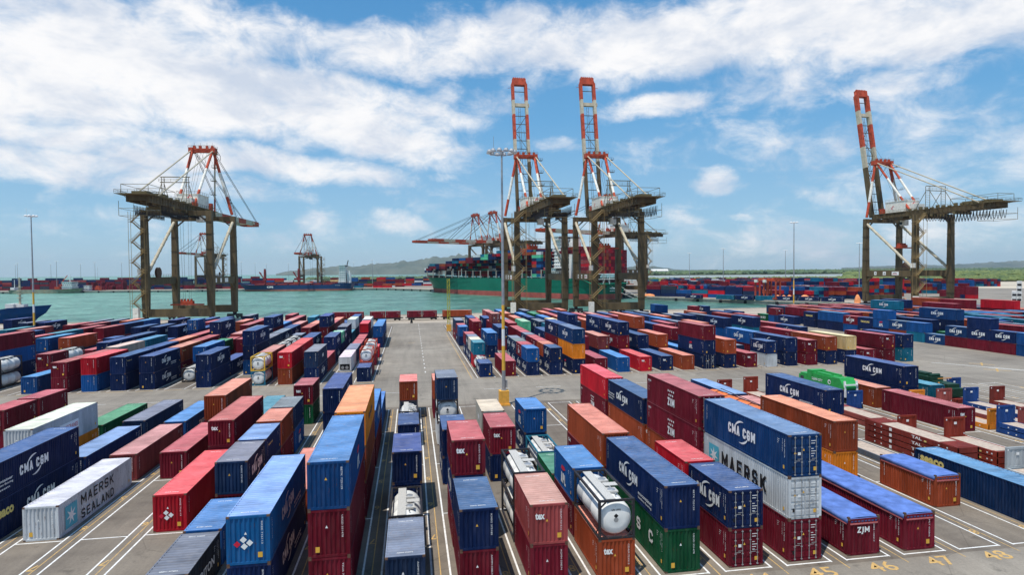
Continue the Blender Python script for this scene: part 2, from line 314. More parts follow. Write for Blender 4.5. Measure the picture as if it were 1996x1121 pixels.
def logo(pl, L, H, k):     # pl: plate whose x runs 0..L along the side, y from floor
    c = L/2; m = H*.5
    if k in 'ceE':
        w = 3.9 if L > 7 else 3.4; h = .78; x0 = c-w/2 - (.8 if k in 'eE' and L > 7 else 0)
        pl.block('CMA CGM', x0, m-h/2+.08, w, h, 0, .23, .26)
        for a0, a1 in ((152, 72), (332, 252)): pl.arc(x0+w*.5, m+.06, 1.02, .88, a0, a1, .16)
        if k == 'e' or (k == 'c' and L > 7):
            if k == 'e':
                pl.text('ecocontainer', x0+w+.15, m-.75, 2.6, .26, 0, .02); pl.text('bamboo flooring', x0+w+.15, m-1.08, 2.5, .22, 0)
        if k == 'E':
            for i, q in enumerate(('Container', 'Bamboo flooring', 'System')): pl.text(q, .3, m-.15-.33*i, 2.2-.4*(i == 2), .22, 0)
    elif k in 'mM':
        pl.rect(.9, m-.95, 1.7, 1.75, 4)
        pl.o = pl.o+pl.r.cross(pl.u)*.004; st = []
        for i in range(14):
            t = math.pi/2+math.pi*i/7; r = .72 if i % 2 == 0 else .26
            st.append((1.75+r*math.cos(t), m-.08+r*math.sin(t)))
        for i in range(14): pl.poly([(1.75, m-.08), st[i], st[(i+1) % 14]], 0)
        pl.o = pl.o+pl.r.cross(pl.u)*.004
        if k == 'm': pl.block('MAERSK', 3.1, m-.55, 6.4, 1.2, 3, .19, .4)
        else: pl.block('MAERSK', 3.2, m+.12, 5.4, .82, 3, .16, .4); pl.block('SEALAND', 3.2, m-1.0, 5.4, .74, 3, .16, .4)
    elif k == 'z':
        pl.block('ZIM', c-.7, m-.75, 1.6, .8, 0, .24, .2)
        for i in range(4): pl.poly([(c-.55+.42*i+.12*math.cos(a), m+.72+.12*math.sin(a)) for a in [math.pi/3*q for q in range(6)]], 0)
        for i in range(3): pl.poly([(c-.35+.42*i+.12*math.cos(a), m+.32+.12*math.sin(a)) for a in [math.pi/3*q for q in range(6)]], 0)
        pl.text('GCEU', .35, H-.62, .8, .2, 0)
    elif k == 'a':
        pl.block('APL', c-.6, m-.85, 1.5, .85, 0, .24, .2)
        pl.poly([(c-.6, m+.25), (c+.1, m+.2), (c+.8, m+.42), (c+.5, m+.62), (c-.3, m+.58)], 2)
    elif k == 'u':
        for i, q in enumerate('UASC'): pl.block(q, L*.2+i*L*.19, m-.4, .75, .85, 0, .22)
    elif k == 'k': pl.text('TEKNOLINE', c-1.8, m-.25, 3.6, .55, 5, .04)
    elif k == 'K':
        pl.rect(c-1.6, m-.35, 3.6, .95, 0); pl.o = pl.o+pl.r.cross(pl.u)*.004; pl.text('KONECRANES', c-1.45, m-.12, 3.3, .45, 2, .01)
    elif k == 's': pl.text('seaco', .7, H-1.05, 2.6, .66, 5, .05)
    elif k == 'S': pl.text('seaco', .2, H-1.35, 2.3, .62, 5, .05); logo(pl, L, H, 'c')
    elif k == 'x': pl.text('TRITON', c-1.5, m-.3, 3.2, .6, 0, .03)
    elif k == 'H': pl.text('Hapag-Lloyd', c-2.4, m-.35, 4.8, .85, 3, .03)
    elif k == 'h': pl.text('hamburg sud', .9, H-.95, 1.6, .3, 5, .03)
    elif k == 'W': pl.text('HMM', c-.9, m-.3, 1.7, .7, 0, .05)
    elif k == 'B': pl.text('CAI', .5, H-.8, .9, .35, 0, .03)
LM = {}
def letter_mesh(L, H, k):
    key = (L, H, k)
    if key in LM: return LM[key]
    mb = MB(); e = .012
    logo(Plate(mb, (W2+e, 0, 0), (0, 1, 0)), L, H, k)
    logo(Plate(mb, (-W2-e, L, 0), (0, -1, 0)), L, H, k)
    me = bpy.data.meshes.new('lettering'); me.from_pydata(mb.v, [], mb.f)
    for m in LMATS: me.materials.append(m)
    me.polygons.foreach_set('material_index', mb.m); LM[key] = me; return me
def mark_mesh(L, H, v):
    key = ('mark', L, H, v)
    if key in LM: return LM[key]
    mb = MB(); e = .012; rnd = random.Random(v*7+int(L*H))
    def num(): return ''.join(rnd.choice('ABCDEGHKLMRTUX') for _ in range(4))+' '+''.join(rnd.choice('0123456789') for _ in range(6))
    en = Plate(mb, (-W2, -e, 0), (1, 0, 0))
    if v != 9: en.text(num(), 1.95, H-.35, .10, 1.35, 0, .0, vert=True)
    if v == 1: en.text('tex', .32, H-.95, .62, .42, 0, .04)
    if v == 2: en.block('ZIM', .7, H-1.0, .95, .42, 0, .22, .2)
    if v == 3: en.text('CAI', .5, H-.72, .6, .28, 0, .04)
    if v % 3 == 0 and v != 9: en.rect(.42, .35, .24, .34, 1)
    if v % 3 == 1: en.rect(1.75, .4, .26, .32, 1)
    en.poly([(1.0, H-1.1), (1.16, H-1.1), (1.08, H-.93)], 1 if v % 2 else 0)
    if v == 4:
        for a, b, q in ((.6, 1.25, 2), (.95, 1.5, 0), (1.0, 1.1, 0), (1.3, 1.3, 0)):
            en.poly([(a, b-.2), (a+.2, b), (a, b+.2), (a-.2, b)], q)
    for o, r in (((W2+e, 0, 0), (0, 1, 0)), ((-W2-e, L, 0), (0, -1, 0))):
        pl = Plate(mb, o, r)
        pl.text(num(), L-.55, H-.4, .09, 1.25, 0, .0, vert=True); pl.text(num(), L-.78, H-.4, .06, .9, 0, .0, vert=True)
        pl.text(num(), .5, H-.4, .09, 1.25, 0, .0, vert=True)
        pl.rect(L-.68, .45, .16, .25, 1)
        for k in range(3): pl.rect(L-1.35, H-.55-.13*k, .26-.06*k, .03, 0)
    for yy in (.5, L-.75):
        rp = Plate(mb, (-W2+.7, yy, H+.012), (1, 0, 0), (0, 1, 0)); rp.text(num(), 0, 0, 1.0, .13, 0)
    me = bpy.data.meshes.new('marking'); me.from_pydata(mb.v, [], mb.f)
    for m in LMATS: me.materials.append(m)
    me.polygons.foreach_set('material_index', mb.m); LM[key] = me; return me

# ---------------------------------------------------------------- shipping containers
def corr(mb, o, r, n, length, z0, z1, depth=.036, pitch=.278, mi=0):
    o, r, n = Vector(o), Vector(r), Vector(n)
    k = max(2, round(length/pitch)); p = length/k; xs = []
    for i in range(k): xs += [(i*p, 0), (i*p+p*.26, 0), (i*p+p*.5, -depth), (i*p+p*.76, -depth)]
    xs.append((length, 0)); vs = []
    for z in (z0, z1): vs += [o+r*x+n*d+Vector((0, 0, z)) for x, d in xs]
    m = len(xs); mb.add(vs, [(i, i+1, m+i+1, m+i) for i in range(m-1)], mi)
CM = {}
def cmesh(L, H, door, kind='dry'):
    key = (L, H, door, kind)
    if key in CM: return CM[key]
    b = MB(); w = W2; P = .15
    for x in (-w, w-P):
        for y in (0, L-P): b.box(x, x+P, y, y+P, .12, H-.12)
    for x in (-w, w-.1): b.box(x+.003, x+.097, P, L-P, .02, .17); b.box(x+.003, x+.097, P, L-P, H-.09, H-.005)
    b.box(-w+P, w-P, .003, .1, .02, .17); b.box(-w+P, w-P, L-.1, L-.003, .02, .17)
    b.box(-w+P, w-P, .003, .1, H-.14, H-.005); b.box(-w+P, w-P, L-.1, L-.003, H-.14, H-.005)
    b.box(-w+.1, w-.1, .1, L-.1, .1, .14)
    cp = .278 if kind != 'reefer' else 3.2
    corr(b, (w-.012, P, 0), (0, 1, 0), (1, 0, 0), L-2*P, .17, H-.09, .045, pitch=cp)
    corr(b, (-w+.012, L-P, 0), (0, -1, 0), (-1, 0, 0), L-2*P, .17, H-.09, .045, pitch=cp)
    corr(b, (w-P, L-.012, 0), (-1, 0, 0), (0, 1, 0), 2*w-2*P, .17, H-.14, .055, .27)
    if not door and kind != 'reefer': corr(b, (-w+P, .012, 0), (1, 0, 0), (0, -1, 0), 2*w-2*P, .17, H-.14, .055, .27)
    if kind == 'reefer': b.box(-w+P, w-P, .02, .1, .17, H-.14)
    for x in (-w-.002, w-.176):
        for y in (-.002, L-.160):
            for z in (0, H-.118): b.box(x, x+.178, y, y+.162, z, z+.118, 1)
    me = bpy.data.meshes.new('body'); me.from_pydata(b.v, [], b.f); me.materials.append(PAINT); me.materials.append(CORR)
    me.polygons.foreach_set('material_index', b.m); me.update()
    r = MB(); n = max(4, round((L-.4)/.36)); p = (L-.3)/n; xs = []
    for i in range(n): xs += [(.15+i*p, .006), (.15+i*p+p*.35, .006), (.15+i*p+p*.5, -.03), (.15+i*p+p*.8, -.03)]
    xs.append((L-.15, .012)); m = len(xs)
    r.add([(-w+.1, y, H-.015+d) for y, d in xs]+[(w-.1, y, H-.015+d) for y, d in xs], [(i+m, i+m+1, i+1, i) for i in range(m-1)])
    r.box(-w+.02, w-.02, .1, .16, H-.03, H+.004); r.box(-w+.02, w-.02, L-.16, L-.1, H-.03, H+.004)
    r.box(-w+.01, -w+.1, .16, L-.16, H-.03, H+.001); r.box(w-.1, w-.01, .16, L-.16, H-.03, H+.001)
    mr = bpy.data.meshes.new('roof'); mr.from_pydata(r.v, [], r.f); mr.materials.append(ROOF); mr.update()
    CM[key] = (me, mr); return CM[key]
DM = {}
def door_meshes(H):
    if H in DM: return DM[H]
    out = []
    for s in (0, 1):
        b = MB(); x0 = -W2+.15 if s == 0 else .01; x1 = -.01 if s == 0 else W2-.15
        b.box(x0, x1, .045, .08, .18, H-.15)
        for k in range(5):
            zz = .28+(H-.5)*k/5; hh = (H-.5)/5
            b.box(x0+.04, x1-.04, .02, .046, zz, zz+hh*.62)
        me = bpy.data.meshes.new('door'); me.from_pydata(b.v, [], b.f); me.materials.append(PAINT); bars = []
        for fx_ in (.28, .76):
            q = MB(); xx = x0+(x1-x0)*fx_
            q.tube((xx, -.005, .1), (xx, -.005, H-.08), .022, 6)
            for zz in (.16, H*.35, H*.7, H-.18): q.box(xx-.06, xx+.06, -.03, .03, zz-.03, zz+.03)
            q.box(xx-.02, xx+.34*(1 if fx_ < .5 else -1)+.02, -.035, -.02, H*.38, H*.38+.035) if fx_ < .5 else q.box(xx-.34, xx+.02, -.035, -.02, H*.42, H*.42+.035)
            mq = bpy.data.meshes.new('locking_bar'); mq.from_pydata(q.v, [], q.f); mq.materials.append(STEEL); bars.append(mq)
        st = MB(); pl = Plate(st, (0, -.004, 0), (1, 0, 0))
        if s == 0:
            pl.rect(x0+.12, .5, .2, .24, 3); pl.rect(x0+.5, H*.52, .22, .2, 0); pl.poly([(x0+.2, H*.55), (x0+.4, H*.55), (x0+.3, H*.62)], 1)
        else:
            for k in range(6): pl.rect(x0+.42, H*.84-.17*k-(.2 if k > 1 else 0), .38-.1*(k % 3), .045, 0)
            pl.rect(x0+.6, .4, .25, .26, 1)
        ms = bpy.data.meshes.new('sticker'); ms.from_pydata(st.v, [], st.f)
        for m in LMATS: ms.materials.append(m)
        ms.polygons.foreach_set('material_index', st.m)
        out.append((me, bars, ms))
    DM[H] = out; return out
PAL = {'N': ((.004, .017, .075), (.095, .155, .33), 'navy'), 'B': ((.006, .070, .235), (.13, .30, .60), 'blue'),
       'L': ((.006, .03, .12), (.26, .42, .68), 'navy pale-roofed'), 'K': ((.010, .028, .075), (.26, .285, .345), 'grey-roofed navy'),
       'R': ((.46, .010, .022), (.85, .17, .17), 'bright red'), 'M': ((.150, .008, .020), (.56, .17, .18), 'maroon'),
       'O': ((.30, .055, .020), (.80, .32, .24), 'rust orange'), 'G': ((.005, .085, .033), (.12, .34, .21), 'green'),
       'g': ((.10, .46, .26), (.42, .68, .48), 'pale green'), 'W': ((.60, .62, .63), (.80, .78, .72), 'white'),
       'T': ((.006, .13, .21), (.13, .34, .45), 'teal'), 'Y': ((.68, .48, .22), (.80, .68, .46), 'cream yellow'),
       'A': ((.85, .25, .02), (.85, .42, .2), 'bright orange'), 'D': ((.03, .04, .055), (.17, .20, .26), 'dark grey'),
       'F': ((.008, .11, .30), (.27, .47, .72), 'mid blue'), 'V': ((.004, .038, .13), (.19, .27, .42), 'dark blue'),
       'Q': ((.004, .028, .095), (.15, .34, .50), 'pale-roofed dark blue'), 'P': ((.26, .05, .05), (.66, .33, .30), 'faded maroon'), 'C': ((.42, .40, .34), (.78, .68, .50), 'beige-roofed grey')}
LOGW = {'c': ' arc-logo', 'e': ' arc-logo', 'E': ' arc-logo', 'm': ' star-logo', 'M': ' star-logo', 'z': ' dotted-logo', 'a': ' white-lettered',
        'u': ' spaced-lettered', 'k': ' yellow-lettered', 'K': ' red-lettered', 's': ' gold-lettered', 'S': ' gold-lettered', 'x': ' white-lettered',
        'H': ' black-lettered', 'h': ' gold-lettered', 'W': ' white-lettered', 'B': ''}
ORD = ['zeroth', 'first', 'second', 'third', 'fourth', 'fifth', 'sixth', 'seventh', 'eighth', 'ninth', 'tenth', 'eleventh', 'twelfth', 'thirteenth',
       'fourteenth', 'fifteenth', 'sixteenth', 'seventeenth', 'eighteenth', 'nineteenth', 'twentieth']
def ordn(i):
    if i < len(ORD): return ORD[i]
    return {2: 'twenty-', 3: 'thirty-'}[i//10]+ORD[i % 10] if i % 10 else 'thirtieth'
BOXES = []                  # every container of the yard: x, y, z, L, H, colour, logos, label
def parse(tok):
    t, lg = (tok.split(':')+[''])[:2]
    if t[0] == 'J': return 'J', 6.058, 2.591, '', '', t[1]
    c, L = t[0], (6.058 if t[1] == '2' else 12.192); H = 2.591 if (t[1] == '2' or 's' in t[2:]) else 2.896
    return c, L, H, lg, t[2:], ''

def stack(x, y, toks, where):
    z = 0; n = len(toks.split())
    for i, tok in enumerate(toks.split()):
        c, L, H, lg, fl, fr = parse(tok)
        lev = {1: ''}.get(n, 'top of ' if i == n-1 else ('bottom of ' if i == 0 else 'middle of '))
        BOXES.append(dict(x=x, y=y, z=z, L=L, H=H, c=c, lg=lg, fl=fl, fr=fr, lev=lev, where=where)); z += H+.01
    return z
NEAR = """
32|1|N4:S N4:E
32|2|L4s
32|3|K4
31|2|A4s W4:K
31|3|G4s
33|1|W4s:M
33|2|P4s
33|3|B4s:x
34|2|M4s
34|3|M4s O4
35|1|R4!
35|2|M4 M4s:t
35|3|T4
36|0|D2:x
36|.5|B2
36|1|M2 K2:c
36|1.5|N2 L2:h
36|2|M2 O2
36|2.5|B2:a K2
36|3.5|G2 M2:t
37|0|N4:e F4!:e
37|1|O4s
37|3|N4 N4:c
38|0|M4 M4 B4:a
38|1|M4 O4 A4:H
38|2|M4 B4:c
38|3|B4
39|0|K2
39|.5|Jd
39|1|N2 N2
39|2.5|N2
39|3|Jd
39|3.5|K2 O2
40|0|M2 N2
40|.5|M2 N2:c M2:t
40|1.5|N2:c N2
40|2.5|W2 Jd K2
40|3.5|M2 O2
41|0|M2 P2:t
41|.5|Jd Jd
41|1.5|N2 M2:t
41|2|K2 C2:W
42|0|O2:t Jd
42|.5|M2 B2:a
42|1|G2
42|1.5|Jb
42|2|N2:c B2:a
43|0|G4:u N4:e
43|1|M4:B O4:t
44|0|M2d N2d:c
44|.5|M2 R2:t
45|0|M4d:z W4d:m V4d:c
45|1|O4 M4d:z M4d:z
45|2|O4:t N4:E
45|3|M4d:z R4d
46|0|M4s^z
47|0|M4s^
48|1|A4 O4
48|2|O2s
49|.5|O2^
49|2|P4
49|3|L4:c
50|.07|Q4:s
50|2|M4 N4:e
54|2|M4:t
54|3|O4
55|3|N4 N4:c
56|3|T4
29|2.84|M2 M2
29|3.34|M2 M2
"""
FARL = """
-1|0|N2:c
-1|.5|M2 Jr
-1|1.55|M2 Jr
-1|2.5|R2
-1|4|N4 B4
-1|5|N4:c B4
-2|1|W4r
-2|2|K4
-2|3|M4s
-2|4|M4s
-2|5|N4 R4s
-2|6|N4 W4
-3|0|N4:c K4:W
-3|1|M4
-3|2|N4:c N4:c
-3|3|N4 g2:W
-3|3.5|N2 K2:c
-3|4|N4:c K4
-3|6|N4 W4
-4|0|O4 R4:t
-4|1|B4 R4
-4|2|N4 N4:c
-4|4|M4 M4 N4:c
-4|5|M4 M4
-4|6|M4 O4
-5|0|Jb Jy
-5|.5|M4s P4s
-5|1.5|M2 Jd
-5|2|M2 Jd
-5|2.5|M2 Jd
-5|3|M2 K2
-5|4|M4 M4
-6|1|B4 N4 N4:c
-6|2|N4 K4
-6|3|N4 K4:c
-6|4|M4 N4:c
-7|0|N4 N4:c
-7|1|N4:c
-7|2|M4 M4
-7|4|M4 M4 N4:c
-7|5|N4 B4
-8|.5|Jd
-8|1|N4 B4
-8|2|M4 G2:t
-8|2.5|M2 M2
-8|4|N4 K4
-9|0|N4:e N4:e
-9|1|M4:h O4:h
-9|2|M4 M4
-9|3|N4 N4:c N4:c
-10|0|N4 N4:h
-10|1|N4 N4
-10|2|O4 O4
-10|3|M4 M4
-11|0|B4 R4:W
-11|4|N4 N4 B2d
-12|0|M2 M2:t
-12|.5|M4s M4s
-12|1.5|N4s C4
-13|0|B4
-14|1|M2 M2:t
-14|1.5|M2 Jd
-13|1|Jd
-13|2|N4 N4:e
-13|3|N4 N4
-14|3|N4 N2:c
-15|0|Jd Jd
-15|.5|Jd Jd
-16|1|N4 B4 M4
-12|2.5|W4s T4
-27|8.3|N4 N4:e
"""
FARR = """
0|0|N2:c
0|.5|Jd
0|.95|R2 T2
0|1.4|N2:c C2:c
0|1.9|N2:c K2:c
0|2.4|N2:c M2
0|3.9|N2 B2
0|4.4|N2:W M2
0|5|M4:W K4
1|0|M4
1|2|N4 B4:c
1|4.6|M4 M4
1|5.7|N4 N4:c
2|0|N2:c B2
2|.5|N2:c M2:z
2|1|N2:c K2:c
2|1.5|N2:c K2:c
2|3|M4 N4
2|4.1|M4 M4 P2d
2|5.5|N4 N4:c
2|8.2|R4
3|0|N2:c N2:c
3|.5|N2:c O2
3|1|N2:c M2:z
3|1.5|M2 M2
3|2|N2 K2:c
3|2.5|N2 M2
3|3|N2:c M2
3|3.5|M2 M2
3|4|M4 M4
3|5|N4 K4
3|6|N4 M4
4|0|N4:a A4 V4:c
4|1|N4 M4 N4:c
4|2|N4 N4:W
4|4.3|O4 g4
4|5.4|M4 O4
5|0|M4
5|1|N4 M4
5|2|M4 M4
5|3|N4 T4
5|4.2|N4 K4:c
5|5.5|N4 N4:c
5|6.5|N4 B4
6|0|B4
6|1|N4 P4
6|3|N4 N4 N4
6|4.3|N4 Y4
6|5.4|N4 B4
6|6.6|N4 G4
7|0|R4:t
7|1|N4 M4:c N4:e
7|2|N4 N4 N4:e
8|0|N4:t
8|1|N4 N4:c
8|2.2|M4 O4
8|4|O4 O4
8|5|M4 M4
9|0|O4
9|1|N4 O4
9|2.1|N4 N4 O4
9|4|N4 N4
9|5|M4 O4
10|0|N4d N4:a M4
10|1|B4
11|0|N4 O4
11|2|N4 M4
12|0|M4:t
12|1|C4
12|2|B4
13|0|W2 N2:c
13|1|K4
14|0|N4:e N4:c
14|1|M4 B4:c
14|4.9|M4 O4
13|6|N4:W N4
15|0|M2 M2:t
16|0|N4 O4
16|1|N4 M4
17|0|N4 Y4
18|0|M4:t
19|0|M4 M4:t
20|0|T4 N4:c
18|5.9|N4 O4
19|9.2|N4 B4
20|4.6|N4:e M4:c
20|5.8|K4:c N4:c
22|3.8|N4:c
22|4.8|M4
22|9.2|O2 M2
23|9.2|N2 N2:c
26|9|N4:W
"""
RB = """
0|-1|B2 B2
0|-.5|M2 N2:c
0|0|M2 N2:c N2
0|.5|M2 V2:c
0|1|V2:c
0|1.5|T2 B2
0|2|O2 V2:c
0|2.5|N2:k B2:a B2
0|3|N2:k N2:k
0|3.5|B2 M2:c
0|4|N4 B4
0|5.1|N2 N2:k
0|6|N4:c
0|6.8|B2 M2:t
0|7.4|G2:u
1|.6|G4
1|1.7|N4 N4
2|1.45|G4 N4:E V4:c
3|5|N4:e
4|4|M4 B2:a
7|3.3|W4 W4 M4
7|2|N4 T4
8|5.2|M4 O4 N4:c
8|7|N4 O4
6|3.3|M4 N4:c
5|1.5|N4 B4:e
6|4.7|N4 N4 T4:c
12|4.6|N4 M4 M4
12|5.65|N4 M4 O4
14|4|N4 M4 R4
"""
def by(b, y0, p40, half): return y0+p40*math.floor(b)+(half if abs(b-math.floor(b)-.5) < .01 else p40*(b-math.floor(b)))
def lin(xs, ys, x):
    for i in range(len(xs)-1):
        if x <= xs[i+1] or i == len(xs)-2: return ys[i]+(ys[i+1]-ys[i])*(x-xs[i])/(xs[i+1]-xs[i])
def near_x(n):
    if n < 33: return -28.9+(n-33)*4.47
    if n > 47: return 34.12+(n-47)*4.46
    return lin([33, 35, 38, 43, 45, 47], [-28.9, -19.97, -6.26, 16.28, 25.2, 34.12], n)
def far_x(j): return 12.6+4.53*j if j >= 0 else -10.0+4.57*(j+1)
used = {}
def rows(txt, blk):
    for ln in txt.strip().split('\n'):
        r, b, toks = ln.split('|'); r = int(r); b = float(b)
        if blk == 'near':
            x = near_x(r)+(-.48 if (r, b) == (50, .07) else -.25 if (r, b) == (49, .5) else 0); y = by(b, 37.5, 13.2, 6.4); k = abs(r-39)
            where = f"stack {ordn(int(b*2)+1)}|" + ('middle row' if k == 0 else f"{ordn(k)} row {'right' if r > 39 else 'left'} of middle")+", front block"
        elif blk == 'far':
            x = far_x(r); y = by(b, 114.2, 12.6, 6.25); k = r+1 if r >= 0 else -r
            where = f"stack {ordn(int(b*2)+1)}|{ordn(k)} row {'right' if r >= 0 else 'left'} of roadway, rear block"
        else:
            x = 134.5+4.53*r; y = 123.2+(12.4*b)
            where = f"stack {ordn(max(1, int(b*2)+3))}|{ordn(r+1)} row of right-hand block"
        used.setdefault((blk, r), []).append((y, y+(12.2 if '4' in toks else 6.1)))
        stack(x+1.219+random.uniform(-.05, .05), y+random.uniform(-.06, .06), toks, where)
rows(NEAR, 'near'); rows(FARL, 'far'); rows(FARR, 'far'); rows(RB, 'right')
def inview(x, y, m=40):
    Xc = x*math.cos(YAW)-y*math.sin(YAW); Zc = x*math.sin(YAW)+y*math.cos(YAW)
    return Zc > 5 and -m < 998+F_PX*Xc/Zc < 1996+m
rf = random.Random(11)
def fill(blk, r, x, ys, where, hi=.5, lens='4'):
    for y in ys:
        L = 12.3
        if any(a < y+L and y < b for a, b in used.get((blk, r), [])): continue
        if not inview(x, y) or rf.random() < .1: continue
        n = 2 if rf.random() < hi else 1
        cs = [rf.choice('NNNBMMMMOOKKTP') for _ in range(n)]
        stack(x+1.219, y, ' '.join(c+'4'+(':c' if c in 'NKT' and rf.random() < .6 else '') for c in cs), where)
for j in range(-26, -2):
    k0 = 3 if j > -9 else (4 if j > -12 else 2 if j > -14 else 3); kend = 9 if j > -12 else 8
    for k in range(k0, kend): fill('far', j, far_x(j), [114.2+12.6*k], f"stack {ordn(2*k+1)}|{ordn(-j)} row left of roadway, rear block", .45 if j < -8 else .6)
for j in range(3, 24):
    for k in range(4 if j < 9 else 3, 9):
        if j > 14 and (k < 4 or k > 5) or j > 19: continue
        if j > 9 and k > 7: continue
        fill('far', j, far_x(j), [114.2+12.6*k], f"stack {ordn(2*k+1)}|{ordn(j+1)} row right of roadway, rear block", .7 if j < 14 else .5)
for i in range(1, 18):
    for k in range(0, 8):
        if k*1.0 > 6.5 and i > 9: continue
        fill('right', i, 134.5+4.53*i, [123.2+12.4*k], f"stack {ordn(2*k+3)}|{ordn(i+1)} row of right-hand block", .92 if i < 12 else .6)
VIS = [0,1,2,3,4,5,6,7,8,9,10,12,13,15,16,17,18,19,20,22,23,24,25,26,27,28,29,30,31,32,33,34,35,36,37,38,39,40,41,42,43,45,46,47,50,51,52,53,54,55,56,57,58,60,62,63,64,67,68,70,71,73,74,75,77,78,79,80,81,82,83,84,86,87,88,89,90,91,92,93,94,95,96,97,98,99,100,102,103,104,105,107,108,109,110,111,112,114,116,117,124,127,128,132,135,136,137,139,145,147,148,149,151,153,155,156,164,174,175,176,177,179,181,183,184,185,186,188,191,196,198,203,204,205,206,208,210,211,212,213,215,217,220,221,224,225,226,228,230,231,233,238,240,247,248,249,251,253,254,257,265,270,271,272,274,277,278,280,282,286,289,293,294,296,315,316,317,319,320,322,324,327,335,340,342,345,352,354,355,358,359,361,368,370,373,378,379,380,382,383,385,386,389,390,392,393,395,400,401,402,403,405,406,407,408,409,410,411,412,416,421,428,429,430,431,432,433,434,435,436,437,438,439,441,443,444,446,448,449,450,451,452,453,455,459,461,462,468,470,473,482,485,488,491,496,499,501,504,510,517,523,525,530,533,535,537,539,545,548,550,555,567,572,577,659,679,681,685,687,693,697,740]
def dist(b): return math.hypot(b['x'], b['y']-0)
order = sorted(range(len(BOXES)), key=lambda i: dist(BOXES[i])-(8 if BOXES[i]['lev'].startswith('top') else 0))
KEEP = set(VIS) if VIS else set(order[:300])
print('boxes', len(BOXES), 'kept', len(KEEP))

# tank container: frame, vessel, manway lids, walkway, end ring
TK = {}
FR = {'d': flat('dark_frame_paint', (.03, .03, .035), .5, rust=.2), 'y': flat('yellow_frame_paint', (.75, .45, .05), .5),
      'r': flat('red_frame_paint', (.55, .07, .03), .5), 'b': flat('teal_frame_paint', (.02, .16, .24), .5)}
def tank(loc, label, fr, grp):
    t = thing('tank_container', label, 'tank container', loc, 0, grp)
    if fr not in TK:
        L, H, w = 6.058, 2.591, W2; f = MB(); P = .16
        for x in (-w, w-P):
            for y in (0, L-P): f.box(x, x+P, y, y+P, 0, H)
            for z in (0, H-P): f.box(x+.01, x+P-.01, P, L-P, z+.01, z+P-.01)
        for y in (0, L-P):
            for z in (0, H-P): f.box(-w+P, w-P, y+.01, y+P-.01, z+.01, z+P-.01)
            for sx in (-1, 1):
                for z0, z1 in ((P, .55), (H-P, H-.55)): f.beam((sx*(w-.5), y+.06, z0), (sx*(w-.08), y+.06, z1), .07, .09)
        f.beam((-w+.08, .9, .1), (-w+.08, .14, .9), .06, .06); f.beam((w-.08, .9, .1), (w-.08, .14, .9), .06, .06)
        v = MB(); R = 1.13; c = H/2
        v.lathe([(.05, .16), (.6, .17), (.95, .22), (1.08, .34), (R, .5), (R, 2), (R+.02, 2.02), (R+.02, 2.1), (R, 2.12), (R, 4), (R+.02, 4.02), (R+.02, 4.1), (R, 4.12), (R, 5.55), (1.08, 5.72), (.95, 5.83), (.6, 5.88), (.05, 5.89)], (0, 0, c), 'y', 28)
        g = MB(); g.box(-.62, .0, .25, 5.8, H-.07, H-.03); g.box(.05, 1.0, 2.7, 3.3, H-.07, H-.03)
        for yy in (1.5, 3.6): g.box(-.12, .62, yy, yy+.75, H-.12, H-.01)
        m = MB()
        for yy in (1.88, 3.98): m.lathe([(.28, 0), (.28, .1), (.2, .14), (.02, .15)], (.25, yy, H-.1), 'z', 12)
        m.tube((.25, 1.0, H-.12), (.25, 1.0, H+.02), .06, 8); m.lathe([(.16, .155), (.16, .18)], (0, 0, c-.1), 'y', 10)
        s = MB(); pl = Plate(s, (0, .155, 0), (1, 0, 0)); pl.poly([(0, c), (.16, c+.16), (0, c+.32), (-.16, c+.16)], 3); pl.text('UN 1993', -.3, c+.5, .6, .12, 3)
        TK[fr] = []
        for n, mb, ms in (('frame', f, FR[fr]), ('vessel', v, TANKW), ('walkway', g, GRATE), ('manway', m, STEEL), ('sticker', s, LMATS)):
            o = mb.build(n, ms, t, smooth=(n == 'vessel')); TK[fr].append((n, o.data))
    else:
        for n, me in TK[fr]: place(n, me, t)
    return t
GC = 'shipping containers in the yard'
SEEN = {}
def yard_label(b, what):
    st, row = b['where'].split('|')
    s = f"{what}, {b['lev']}{st}, {row}".replace('stack first', 'first stack').replace('stack ', 'stack ')
    w = st.split(); s = f"{what}, {b['lev']}{w[1]} stack, {row}"
    return s
PAR = []
